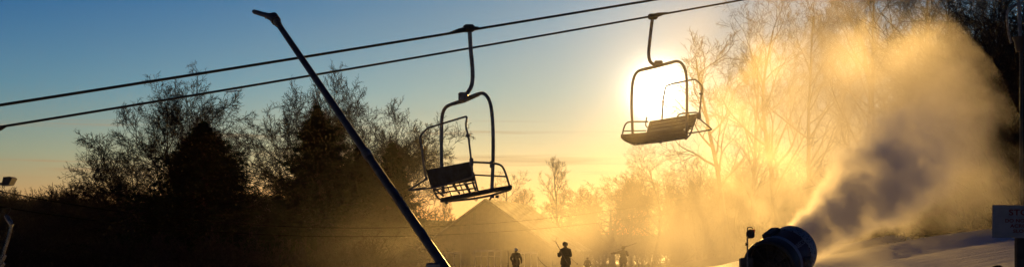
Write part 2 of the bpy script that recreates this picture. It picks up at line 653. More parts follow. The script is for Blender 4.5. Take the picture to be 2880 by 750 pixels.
place_tree('oak_tree', T_oak, at_px(510, 142), R(20), (0.98, 0.98, 1.02), 'tallest bare oak, its round crown rising behind the big left spruce', 'tree')
place_tree('oak_tree', T_lean, at_px(440, 128), R(0), (1.15, 1.15, .92), 'low bare oak leaning left with long arching limbs, left of the big spruce', 'tree')
place_tree('oak_tree', T_oak2, at_px(900, 140), R(140), (0.95, 0.95, 1.13), 'bare oak with a wide crown rising behind the pair of middle spruces', 'tree')
place_tree('oak_tree', T_oak2, at_px(1020, 150), R(250), 1.05, 'bare oak spreading right behind the small narrow spruce', 'tree')


# ------------------------------------------------------------------ spruces
def spruce(seed, h, w, dens=1.0, gap=0.0, pow_=0.8):
    rng = np.random.default_rng(seed)
    n = 14
    tp = walk(rng, np.zeros((1, 3)), np.array([[0, 0, 1.0]]), np.array([h]), n, 0.01, 0.05)
    tr = 0.26 * (1 - np.linspace(0, 1, n)[None]) ** 0.8 + 0.015
    low = [tubes(tp, tr, 8)]
    nb = int(300 * dens * h / 12)
    nw = int(h / 0.42); t = 0.06 + 0.935 * (np.floor(rng.random(nb) * nw) + rng.normal(0, .12, nb)) / nw
    t = np.clip(t, .05, .995)
    f = np.minimum(t, .995) * (n - 1); k = f.astype(int); fr = (f - k)[:, None]
    st = tp[0][k] * (1 - fr) + tp[0][k + 1] * fr
    az = rng.random(nb) * 2 * np.pi
    L = w / 2 * ((1 - t) ** (pow_ + .12) * 1.06) * np.where(rng.random(nb) < .12, rng.uniform(1.1, 1.35, nb), rng.uniform(0.5, 1.08, nb))
    L = np.maximum(L, 0.16)
    el = np.radians(10 - 28 * (1 - t) + rng.normal(0, 7, nb)) + np.radians(24) * np.clip((t - .72) / .28, 0, 1) ** 1.5
    d = np.stack([np.cos(az) * np.cos(el), np.sin(az) * np.cos(el), np.sin(el)], 1)
    bp = walk(rng, st, d, L, 7, 0.06, 0.0)
    # boughs sag and lift again at the tip
    s = np.linspace(0, 1, 7)[None, :]
    bp[:, :, 2] += (-0.16 * np.sin(s * np.pi * 0.9) + 0.05 * s * s) * L[:, None]
    br = np.maximum(0.02 * L[:, None] * (1 - s) ** .8, 0.008)
    low.append(tubes(bp, br, 3))
    per = 15
    st2, d2, L2, _ = children_of(rng, bp, br, L, per, 0.12, (25, 60), (.25, .5), 0.35)
    d2[:, 2] *= 0.35
    L2 = np.clip(L2, 0.08, 1.1)
    sp = walk(rng, st2, d2, L2, 4, 0.12, -0.10)
    allp = np.concatenate([sp.reshape(-1, 3), bp[:, 2:].reshape(-1, 3)])
    dr = np.concatenate([np.repeat(norm(sp[:, -1] - sp[:, 0]), 4, 0), np.repeat(norm(bp[:, -1] - bp[:, 0]), 5, 0)])
    rep = 4
    pp = np.repeat(allp, rep, 0); dd = np.repeat(dr, rep, 0)
    m = len(pp)
    keep = rng.random(m) > gap
    pp, dd = pp[keep], dd[keep]; m = len(pp)
    pp = pp + rng.normal(0, 0.04, (m, 3))
    side = norm(np.cross(dd, rng.normal(0, 1, (m, 3))))
    ll = rng.uniform(0.10, 0.27, m)[:, None]; ww = rng.uniform(0.02, 0.05, m)[:, None]
    ll = ll * np.clip((h - pp[:, 2:3]) / 2.2, .3, 1)
    drop = np.array([0, 0, -1.0]) * rng.uniform(0.0, 0.16, m)[:, None]
    tip = pp + norm(dd + rng.normal(0, .45, (m, 3))) * ll + drop
    Vv = np.stack([pp - side * ww, pp + side * ww, tip], 1).reshape(-1, 3)
    Ff = np.arange(m * 3).reshape(-1, 3)
    lo = np_mesh('trunk', *merge(low)); hi = np_mesh('crown', Vv, [Ff])
    lo.materials.append(M['bark']); hi.materials.append(M['needle'])
    return lo, hi


S1 = spruce(1, 13.0, 15.5, 2.2, 0.0, 1.0)
S2 = spruce(2, 14.0, 13.0, 1.6, 0.1, 1.05)
S3 = spruce(3, 11.5, 7.6, 1.2, 0.15, 0.95)
place_tree('spruce_tree', S1, at_px(580, 112), 0, (1.42, 1.42, 0.96), 'big dense spruce, darkest and widest of the evergreens, on the left', 'tree')
place_tree('spruce_tree', S2, at_px(908, 116), 1.0, (1.35, 1.35, 1.02), 'tall ragged spruce in the middle clump, left of the leaning lance', 'tree')
place_tree('spruce_tree', S2, at_px(1005, 124), 3.0, (1.15, 1.15, 0.86), 'spruce crossed by the leaning lance, between its taller and narrower neighbours', 'tree')
place_tree('spruce_tree', S3, at_px(1088, 122), 0.4, (1.4, 1.4, 1.02), 'small narrow pointed spruce at the right end of the middle clump', 'tree')
place_tree('spruce_tree', S3, at_px(735, 108), 2.0, (0.9, 0.9, 0.36), 'low shaggy spruce between the two spruce clumps', 'tree')
place_tree('spruce_tree', S3, at_px(808, 104), 4.0, (1.2, 1.2, 0.50), 'short bushy spruce at the left foot of the middle clump', 'tree')
place_tree('spruce_tree', S1, at_px(960, 132), 4.2, (0.8, 0.8, 0.66), 'spruce filling the back of the middle clump', 'tree')
place_tree('spruce_tree', S3, at_px(456, 106), 5.0, (1.0, 1.0, 0.48), 'low spruce at the left foot of the big dense spruce', 'tree')

# ------------------------------------------------------------------ misty trees behind the hall
bg_list = [
    # px, top_py, D, mesh, label
    (1200, 575, 185, T_thin2, 'faint bare tree behind the left slope of the hall roof'),
    (1255, 560, 190, T_thin, 'faint thin bare tree just left of the roof peak'),
    (1432, 478, 185, T_thin2, 'crooked bare tree rising right of the hall roof peak'),
    (1500, 540, 195, T_thin2, 'low misty bare tree between the crooked tree and the tall slim one'),
    (1568, 440, 190, T_thin, 'tall slim bare tree with a pointed crown, above the skier with skis'),
    (1625, 560, 200, T_thin2, 'low misty bare tree right of the tall slim one'),
    (1660, 540, 205, T_thin, 'small misty bare tree left of the rounded clump'),
    (1722, 478, 188, T_oak2, 'rounded misty bare tree below the sunlit chair'),
    (1775, 500, 196, T_thin, 'misty bare tree between the rounded tree and the broad one'),
    (1838, 418, 182, T_tall2, 'broad misty bare tree straight below the sunlit chair'),
    (1905, 470, 192, T_thin2, 'misty bare tree right below the sunlit chair'),
    (1960, 440, 186, T_thin, 'misty bare tree beside the broad one, toward the snow cloud'),
    (1400, 570, 200, T_thin, 'faint bare tree just right of the hall roof peak'),
    (1466, 530, 205, T_thin, 'thin misty bare tree above the glinting roof'),
]
rnd = random.Random(5)
HGT = {id(T_thin): 13.2, id(T_thin2): 12.2, id(T_oak2): 17.5, id(T_tall2): 20.0, id(T_tall): 21.0}
for px, py, D, me, lab in bg_list:
    p = at_px(px, D)
    top = EYE + (700 - py) / F * D
    s = (top - p[2]) / HGT[id(me)]
    place_tree('bare_tree', me, p, rnd.random() * 6.28, (s * 1.3, s * 1.3, s), lab, 'tree', 'misty trees behind the hall')

# ------------------------------------------------------------------ forest on the right
fr_list = [
    (2045, 80, 150, T_thin2, 0.3, 'bare tree lit gold right of the sunlit chair, first of the wood'),
    (2120, 130, 165, T_thin, 1.3, 'small golden bare tree second from the left in the wood'),
    (2190, -30, 155, T_tall2, 2.2, 'tall forked bare tree fading into the top of the snow cloud'),
    (2270, -60, 150, T_tall, 1.2, 'tall straight bare tree above the left of the snow cloud'),
    (2400, -60, 96, T_tall2, 5.0, 'bare tree with an upright crown above the middle of the snow cloud'),
    (2455, -160, 86, T_tall, 0.1, 'tall pale bare tree rising straight out of the snow cloud'),
    (2600, -170, 84, T_tall, 2.6, 'slim bare tree at the right shoulder of the snow cloud'),
    (2700, -150, 66, T_oakr, 0.9, 'huge spreading bare oak against the blue sky at the top right'),
    (2840, -300, 70, T_tall, 3.9, 'dark straight bare tree at the right edge'),
    (2925, -200, 64, T_oakr, 2.0, 'dark spreading bare tree cut by the right edge'),
    (2660, 120, 78, T_thin2, 4.4, 'low dark bare tree between the snow cloud and the huge oak'),
    (2740, 180, 68, T_thin, 0.4, 'low slim bare tree in front of the huge oak'),
    (2800, 120, 63, T_thin2, 3.3, 'low tangled bare tree behind the warning sign'),
    (2850, 200, 62, T_thin2, 1.1, 'low tangled bare tree at the right edge above the sign'),
]
HGT[id(T_oak)] = 19.5; HGT[id(T_oakr)] = 19.0; HGT[id(T_lean)] = 12.0
for px, py, D, me, rz, lab in fr_list:
    p = at_px(px, D)
    top = EYE + (700 - py) / F * D
    s = (top - p[2]) / HGT[id(me)]
    place_tree('bare_tree', me, p, rz, s, lab, 'tree', 'bare trees of the wood on the right')


# scrub and far woods nobody could count
def scrub(name, spots, seed, label, hgt=(1.2, 3.2), stems=7, twig=0.012, mat='bark', per=(4, 3, 2)):
    rng = np.random.default_rng(seed)
    spots = np.array(spots)
    st = np.repeat(spots[:, :3], stems, 0) + rng.normal(0, .25, (len(spots) * stems, 3)) * np.array([1, 1, .1])
    hh = np.repeat(spots[:, 3], stems) * rng.uniform(.6, 1.1, len(st))
    d = norm(np.array([0, 0, 1.0]) + rng.normal(0, .38, (len(st), 3)))
    pts = walk(rng, st, d, hh, 5, .13, .05)
    rad = np.maximum(.012 * hh[:, None] * (1 - np.linspace(0, 1, 5)[None]), twig)
    out = [tubes(pts, rad, 3)]; length = hh
    for p_, n in zip(per, (4, 3, 3)):
        s2, d2, L2, r2 = children_of(rng, pts, rad, length, p_, .2, (20, 60), (.35, .7), .4)
        pts = walk(rng, s2, d2, L2, n, .16, .05)
        rad = np.maximum((r2 * .6)[:, None] * (1 - np.linspace(0, 1, n)[None]), twig)
        length = L2
        out.append(tubes(pts, rad, 3))
    o = link_mesh(name, np_mesh(name, *merge(out)), M[mat])
    return tag(o, label, kind='stuff')


rnd = random.Random(8)
sp = []
for _ in range(330):
    px = rnd.uniform(1990, 2960); cd = crest_d(px)
    if 1990 < px < 2120 or 2300 < px < 2390 or 2560 < px < 2600: continue
    D = cd + 1 + rnd.random() ** 1.5 * 45
    x, y, z = at_px(px, D)
    sp.append((x, y, z, rnd.uniform(0.9, 2.4) * (1.0 + 1.6 * sstep(2500, 2800, px))))
scrub('undergrowth', sp, 3, 'tangled undergrowth along the edge of the wood above the snow', stems=9, twig=.014, per=(5, 4, 2))
sp = []
for _ in range(260):
    px = rnd.uniform(-40, 1120); D = rnd.uniform(92, 150)
    x, y, z = at_px(px, D)
    sp.append((x, y, z, rnd.uniform(1.0, 3.0)))
scrub('brushwood', sp, 4, 'dark brush under the spruces and oaks on the left', stems=9, twig=.018, per=(5, 4, 2))
sp = []
for _ in range(150):
    px = rnd.uniform(2640, 2960); D = crest_d(px) + 3 + rnd.random() * 14
    x, y, z = at_px(px, D)
    sp.append((x, y, z, rnd.uniform(3.0, 6.0) + 3.0 * sstep(2640, 2860, px)))
scrub('forest_thicket', sp, 9, 'dense dark saplings filling the wood behind the warning sign', stems=7, twig=.015, per=(6, 4, 3))
# brush behind the hall, in the mist
sp = []
for _ in range(120):
    px = rnd.uniform(1880, 2420); D = rnd.uniform(168, 215)
    x, y, z = at_px(px, D)
    sp.append((x, y, z, rnd.uniform(7.0, 12.0)))
for _ in range(190):
    px = rnd.uniform(1120, 2080); D = rnd.uniform(170, 215)
    x, y, z = at_px(px, D)
    sp.append((x, y, z, rnd.uniform(3.0, 6.5)))
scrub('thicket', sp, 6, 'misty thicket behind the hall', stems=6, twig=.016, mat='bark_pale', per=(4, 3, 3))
# woods on the near hill
sp = []
for _ in range(900):
    px = rnd.uniform(-80, 720)
    py = np.interp(px, [p[0] for p in NEAR_PROF], [p[1] for p in NEAR_PROF])
    k = rnd.random()
    D = 300 - 60 * k * k
    z = -2 + (EYE + (700 - py) / F * 300 + 2) * sstep(215, 300, D)
    sp.append(((px - 1440) / F * 300 * (0.75 + .25 * D / 300), D, z - .3, rnd.uniform(2.6, 5.2) * (1.5 if rnd.random() < .06 else 1)))
scrub('hillside_wood', sp, 7, 'bare wood covering the near hill on the left', stems=4, twig=.030, per=(5, 4, 2))

# ------------------------------------------------------------------ hall
def hall():
    D = 140.0
    L0 = P(1192, 700, D)          # front left wall foot line, x only
    gx, gz = P(1372, 563, D).x, P(1372, 563, D).z
    z0 = ground_z(0, D) - 0.35
    e = empty('ski_hall', (gx, D, z0), R(-13), 'gabled timber lodge with white framed windows and a frosty glinting roof', 'building')
    top = gz - z0
    hw = 6.5; over = 0.75; ev = top - 4.55                 # half width, roof overhang, eave height at wall
    slope = (top - ev) / hw
    dep = 17.0
    wall = material('board siding', (0.16, 0.12, 0.085), 0.8, 0, (2.5, (0.10, 0.075, 0.055)))
    N = NT(wall.node_tree); b = wall.node_tree.nodes['Principled BSDF']
    co = N.node('ShaderNodeTexCoord').outputs['Object']
    wv = N.node('ShaderNodeTexWave', wave_type='BANDS', bands_direction='X', wave_profile='SAW')
    wv.inputs['Scale'].default_value = 1.6; N.link(co, wv.inputs['Vector'])
    bp = N.node('ShaderNodeBump'); bp.inputs['Distance'].default_value = .03
    N.link(wv.outputs[0], bp.inputs['Height']); N.link(bp.outputs[0], b.inputs['Normal'])
    white = material('white painted timber', (0.55, 0.52, 0.47), 0.6, 0, (5, (0.42, 0.40, 0.36)))
    glass = material('window glass', (0.03, 0.03, 0.035), 0.08, 0, None, (0.8, 0.01))
    # wall with real window openings: front gable built from strips
    wins = [(-4.95, -2.75, 0.7, 2.55, 3), (-1.35, 1.35, 0.05, 2.75, 4), (3.0, 5.0, 0.7, 2.55, 3)]
    m = MB()
    th = 0.22
    xs_ = [-hw]
    for a, b_, c, d_, _ in wins: xs_ += [a, b_]
    xs_.append(hw)
    def col(a, b_, lo, hi_flat=None):
        ta = ev + (hw - abs(a)) * slope; tb = ev + (hw - abs(b_)) * slope
        if hi_flat is not None: ta = tb = hi_flat
        pts = [(a, 0, lo), (b_, 0, lo), (b_, 0, tb)]
        if hi_flat is None and a < 0 < b_: pts.append((0, 0, top))
        pts.append((a, 0, ta))
        m.slab(pts, (0, 1, 0), th)
    for i in range(0, len(xs_) - 1):
        a, b_ = xs_[i], xs_[i + 1]
        w = [q for q in wins if q[0] == a]
        if w:
            col(a, b_, w[0][3]); 
            if w[0][2] > .1: col(a, b_, -0.3, w[0][2])
        else:
            col(a, b_, -0.3)
    m.box((-hw + th / 2, th + (dep - th) / 2, ev / 2 - .15), (th, dep - th - .01, ev + .3))
    m.box((hw - th / 2, th + (dep - th) / 2, ev / 2 - .15), (th, dep - th - .01, ev + .3))
    m.slab([(-hw + th, dep - th, -.3), (hw - th, dep - th, -.3), (hw - th, dep - th, ev), (0, dep - th, top - .1), (-hw + th, dep - th, ev)], (0, 1, 0), th)
    m.build('wall', wall, e, smooth=False)
    # roof slabs
    rf = bpy.data.materials.new('frosted metal roof'); rf.use_nodes = True
    N = NT(rf.node_tree); b = rf.node_tree.nodes['Principled BSDF']
    co = N.node('ShaderNodeTexCoord').outputs['Object']
    mpg = N.node('ShaderNodeMapping'); mpg.inputs['Scale'].default_value = (.35, 2.6, .35); N.link(co, mpg.inputs[0])
    gl = N.noise(mpg.outputs[0], 1.6, 4, .7)
    n1 = N.noise(co, 1.3, 6, .7); f = N.step(n1.outputs[0], .42, .60)
    N.link(N.mix(f, (0.07, 0.06, 0.05), (0.26, 0.26, 0.27)), b.inputs['Base Color'])
    N.link(N.step(gl.outputs[0], .60, .70, .75, .42), b.inputs['Roughness'])
    b.inputs['Specular IOR Level'].default_value = .12
    n2 = N.noise(co, 3.0, 6, .8)
    bp = N.node('ShaderNodeBump'); bp.inputs['Distance'].default_value = .35
    N.link(n2.outputs[0], bp.inputs['Height']); N.link(bp.outputs[0], b.inputs['Normal'])
    m = MB()
    ez = ev - over * slope
    for s in (-1, 1):
        n = Vector((s * slope, 0, 1))
        q = [(s * (hw + over), -0.9, ez + .02), (s * 0.002, -0.9, top + .02), (s * 0.002, dep + .6, top + .02), (s * (hw + over), dep + .6, ez + .02)]
        m.slab(q if s > 0 else q[::-1], n, 0.16)
    roof = m.build('roof', rf, e, smooth=False)
    # ribs of the metal roof
    # fascia boards on the front rake
    m = MB()
    for s in (-1, 1):
        q = [(s * (hw + over + .03), -0.93, ez - .22), (0, -0.93, top - .22), (0, -0.93, top + .02), (s * (hw + over + .03), -0.93, ez + .02)]
        m.slab(q, (0, -1, 0), 0.05)
    m.build('fascia', material('dark fascia', (.07, .055, .045), .7, 0, (4, (.05, .04, .03))), e, smooth=False)
    m = MB()
    m.tube([(-hw - over - .08, -0.9, ez + .0), (-hw - over - .08, dep + .6, ez)], .08, 8)
    m.tube([(-hw - over - .08, -0.8, ez - .05), (-hw - over - .02, -0.75, ez - .25), (-hw - .15, -0.12, ez - .75), (-hw - .15, -0.12, 0.05)], .045, 8)
    m.build('gutter', M['steel'], e)
    m = MB()
    m.box((0, .11, -0.0), (0, 0, 0))
    for a, b_, c, d_, k in wins:
        fr = MB()
        w = .11
        fr.box(((a + b_) / 2, 0.02, d_ - w / 2 + .0), (b_ - a + .16, .14, w + .06))
        fr.box(((a + b_) / 2, 0.0, c - .02), (b_ - a + .22, .2, .08))
        for x in (a + .02, b_ - .02):
            fr.box((x, 0.02, (c + d_) / 2 - .03), (.11, .13, d_ - c - .12))
        for i in range(1, k):
            fr.box((a + (b_ - a) * i / k, 0.05, (c + d_) / 2 - .03), (.10, .08, d_ - c - .13))
        if k == 4:
            fr.box((0, 0.055, 2.18), (b_ - a - .1, .07, .09))
        wn = fr.build('window', white, e, smooth=False)
        pn = MB(); pn.box(((a + b_) / 2, .14, (c + d_) / 2), (b_ - a, .02, d_ - c))
        pn.build('pane', glass, wn, smooth=False)
    return e


hall()

# ------------------------------------------------------------------ overhead wires
def poly_interp(pts, x):
    return float(np.interp(x, [p[0] for p in pts], [p[1] for p in pts]))


def wire(name, a, b, c, r, mat, label, cat, dist, n=60, group=None):
    """parabola through three (px,py) points; dist(px) gives distance"""
    A = np.polyfit([a[0], b[0], c[0]], [a[1], b[1], c[1]], 2)
    xs_ = np.linspace(a[0] - 260, c[0] + 500, n)
    pts = [P(x, np.polyval(A, x), dist(x)) for x in xs_]
    o = MB().tube(pts, r, 6).build(name, mat, None)
    return tag(o, label, cat, group)


dw = lambda px: 30 + max(0.0, px) * 0.045
wire('power_line', (0, 537), (1040, 640), (1880, 566), .0115, M['wire'], 'upper thin black wire sagging from the left floodlight behind the lift', 'wire', dw)
wire('power_line', (0, 580), (1040, 664), (1880, 600), .0115, M['wire'], 'lower thin black wire sagging from the left lamp behind the lift', 'wire', dw)

# ------------------------------------------------------------------ lift ropes and chairs
U = Vector((9.83, 7.0, 0))


def rope_d(px, s):
    k = (px - 1440) / F
    x0, y0 = -7.2 - .58 * s, 20 + .815 * s
    t = (k * y0 - x0) / (U.x - k * U.y)
    return y0 + U.y * t


R1 = np.polyfit([0, 700, 1317, 1450, 1830], [296, 184, 87, 65, 1], 2)
R2 = np.polyfit([0, 700, 1450, 1840, 2090], [357, 241, 115, 44, 0], 2)


def rope(name, A, s, label, r):
    pts = []
    for px in np.linspace(-500, 3000, 90):
        d = rope_d(px, s)
        pts.append(P(px, np.polyval(A, px), d))
    e = empty(name, pts[0], 0, label, 'cable', 'haul ropes of the chairlift')
    m = MB(pts[0])
    m.tube(pts, r, 10)
    # strands of the wire rope, laid round it
    m.build('rope', M['rope'], e)
    return e


rope('haul_rope', R1, 0.0, 'upper thick black lift cable that carries the left chair', 0.0215)
r2 = rope('haul_rope', R2, 4.0, 'lower black lift cable that carries the sunlit right chair', 0.0215)
q0 = P(-60, np.polyval(R2, -60), rope_d(-60, 4)); q1 = P(22, np.polyval(R2, 22), rope_d(22, 4))
o_ = Vector(r2.location)
MB(o_).tube([q0, q0.lerp(q1, .75) + Vector((0, 0, -.02)), q1], [.06, .045, .01], 10).build('sleeve', M['rope'], r2)


def chair(name, origin_px, scale, flip, D0, label, shear_d):
    """Chair traced joint by joint.  J(x, y, dd): x, y are picture pixels of the left chair, dd metres deeper than its grip."""
    org = P(origin_px[0], origin_px[1], D0)
    e = empty(name, org, 0, label, 'ski lift chair', 'chairs of the lift')
    base = P(1319, 82, 24.6)

    def J(px, py, d):
        p = P(px, py, 24.6 + d) - base
        return p

    if flip is not None:
        J = flip
    return e, J


def build_chair1():
    base = P(1319, 82, 24.6)
    e = empty('lift_chair', base, 0, 'left double chair in full silhouette, its safety bar raised behind the seat', 'ski lift chair', 'chairs of the lift')

    def J(px, py, d):
        return P(px, py, 24.6 + d) - base
    st, se = M['steel'], M['seat']
    m = MB()
    m.box(J(1319, 80, 0), (.20, .13, .13), None, .03)
    m.tube([J(1266, 92, -.15), J(1290, 86, -.07), J(1319, 83, 0)], [.012, .034, .055], 8)
    m.tube([J(1319, 82, 0), J(1345, 80, .07)], [.05, .030], 8)
    m.tube([J(1308, 76, 0), J(1330, 74, 0)], .035, 8)
    m.build('grip', M['rope'], e)
    m = MB()
    m.tube(curve_pts([J(1321, 88, 0), J(1324, 140, 0), J(1328.5, 190, 0), J(1329, 222, .0), J(1325, 244, 0), J(1314, 262, 0), J(1303, 274, 0)], 5), [.036] * 31, 12)
    m.build('hanger', st, e)
    m = MB()
    m.box(J(1303, 272, -.02), (.17, .12, .15), None, .02)
    m.tube([J(1296, 266, -.12), J(1296, 266, .12)], .03, 8)
    m.tube([J(1309, 280, -.12), J(1309, 280, .12)], .025, 8)
    m.build('clamp', st, e)
    # bail: right leg is the near one
    m = MB()
    bail = [J(1383, 540, -.38), J(1386, 470, -.38), J(1387, 400, -.38), J(1385, 335, -.38), J(1378, 288, -.34), J(1362, 264, -.26), J(1340, 266, -.16), J(1303, 282, .02), J(1268, 294, .22),
            J(1252, 304, .33), J(1244, 325, .40), J(1242, 360, .42), J(1242, 470, .42), J(1247, 545, .42)]
    cp = curve_pts(bail, 5)
    m.tube(cp, [.031] * len(cp), 12)
    m.build('bail', st, e)
    m = MB()   # gusset plates along the top of the bail
    m.slab([J(1262, 299, .18), J(1305, 288, -.0), J(1345, 270, -.18), J(1352, 262, -.22), J(1310, 270, -.0), J(1285, 284, .10)], (0.3, 1, 0), .05)
    m.build('gusset', st, e, smooth=False)
    # backrest, two panels on a frame
    def quad(a, b, c, d, th, name, mat, nrm=(0.2, 1, 0)):
        mm = MB(); mm.slab([a, b, c, d], nrm, th)
        o = mm.build(name, mat, e, smooth=False)
        return o
    tl, tr = J(1198, 477, .30), J(1319, 454, -.52)
    bl, br = J(1212, 527, .32), J(1334, 508, -.48)
    m = MB()
    for k in range(4):
        a0 = tl.lerp(bl, k / 4 + .003); a1 = tl.lerp(bl, (k + 1) / 4 - .003)
        b0 = tr.lerp(br, k / 4 + .003); b1 = tr.lerp(br, (k + 1) / 4 - .003)
        mid0, mid1 = a0.lerp(b0, .5), a1.lerp(b1, .5)
        m.slab([a0, b0, b1, a1], (0.35, 1, 0), .035)
    m.build('backrest', se, e, smooth=False)
    for t in (.06, .5, .94):
        m = MB()
        a = tl.lerp(tr, t); b = bl.lerp(br, t)
        m.tube([a + Vector((.02, .05, .0)), b + Vector((.02, .05, -.02)), b.lerp(J(1245 + t * 100, 555 - t * 18, .45 - .8 * t), .9)], .018, 8)
        m.build('back_frame', st, e)
    # seat
    fl, fr_ = J(1300, 559, .62), J(1438, 531, -.12)
    kl, kr = J(1240, 567, .40), J(1378, 541, -.45)
    m = MB()
    for k in range(5):
        a0 = kl.lerp(fl, k / 5 + .004); a1 = kl.lerp(fl, (k + 1) / 5 - .004)
        b0 = kr.lerp(fr_, k / 5 + .004); b1 = kr.lerp(fr_, (k + 1) / 5 - .004)
        m.slab([a0, b0, b1, a1], (0, 0, 1), .072)
    m.build('seat', se, e, smooth=False)
    m = MB()
    m.tube(fillet([J(1239, 565, .44), J(1252, 566, .5), J(1332, 558, .66), J(1380, 549, .3), J(1437, 532, -.10), J(1438, 522, -.14)], .05), .020, 8)
    m.tube([J(1384, 548, -.38), J(1378, 560, -.1)], .018, 8)
    m.tube([J(1385, 546, -.40), J(1385, 556, -.40)], .03, 8)
    m.tube([J(1398, 548, -.2), J(1398, 556, -.2)], .03, 8)
    m.tube([J(1255, 564, .42), J(1256, 573, .42)], .035, 8)
    m.build('seat_frame', st, e)
    m = MB()   # under-back framework
    m.tube(fillet([J(1214, 518, .3), J(1222, 540, .34), J(1233, 559, .38), J(1252, 562, .42)], .06), .017, 8)
    m.tube(fillet([J(1331, 484, -.5), J(1337, 510, -.46), J(1345, 540, -.42)], .06), .017, 8)
    m.tube([J(1226, 543, .34), J(1340, 528, -.44)], .014, 8)
    m.tube([J(1222, 533, .34), J(1338, 512, -.44)], .014, 8)
    for t in (.3, .5, .62, .78):
        m.tube([J(1222, 520, .34).lerp(J(1334, 505, -.44), t), J(1240, 558, .4).lerp(J(1350, 540, -.4), t)], .013, 6)
    m.build('stretcher', st, e)
    # arm rests
    m = MB()
    m.tube(fillet([J(1325, 455, -.52), J(1387, 458, -.42), J(1410, 463, -.30), J(1420, 480, -.22), J(1433, 522, -.14)], .10, 6), .018, 8)
    m.tube([J(1331, 491, -.5), J(1424, 496, -.22)], .014, 8)
    m.box(J(1384, 462, -.38), (.08, .08, .12), None, .015)
    m.build('armrest', st, e)
    m = MB()
    m.tube(fillet([J(1203, 480, .30), J(1250, 480, .38), J(1290, 486, .55), J(1325, 548, .64)], .10, 6), .017, 8)
    m.build('armrest', st, e)
    # safety bar, raised behind, with its footrest
    m = MB()
    m.tube(fillet([J(1200, 506, .26), J(1193, 472, .26), J(1186, 416, .22), J(1180, 384, .20), J(1202, 360, .14), J(1315, 326, -.58), J(1309, 352, -.62), J(1317, 381, -.62), J(1325, 448, -.58), J(1328, 475, -.56)], .07, 5), .018, 8)
    m.box(J(1186, 415, .22), (.06, .05, .04), None, .01)
    m.box(J(1316, 380, -.62), (.08, .05, .05), None, .01)
    m.box(J(1326, 455, -.56), (.07, .07, .14), None, .015)
    sb = m.build('safety_bar', st, e)
    m = MB()
    m.tube(fillet([J(1199, 503, .26), J(1147, 535, .10), J(1225, 527, -.25), J(1330, 497, -.58), J(1328, 470, -.56)], .05, 5), .0165, 8)
    m.tube([J(1150, 533, .10), J(1206, 528, .30)], .014, 8)
    m.build('footrest', st, sb)
    m = MB()   # small chain hanging under the seat
    m.tube(curve_pts([J(1334, 553, .3), J(1336, 562, .3), J(1341, 563, .3), J(1344, 552, .3)], 4), .008, 5)
    m.build('chain', st, e)
    return e


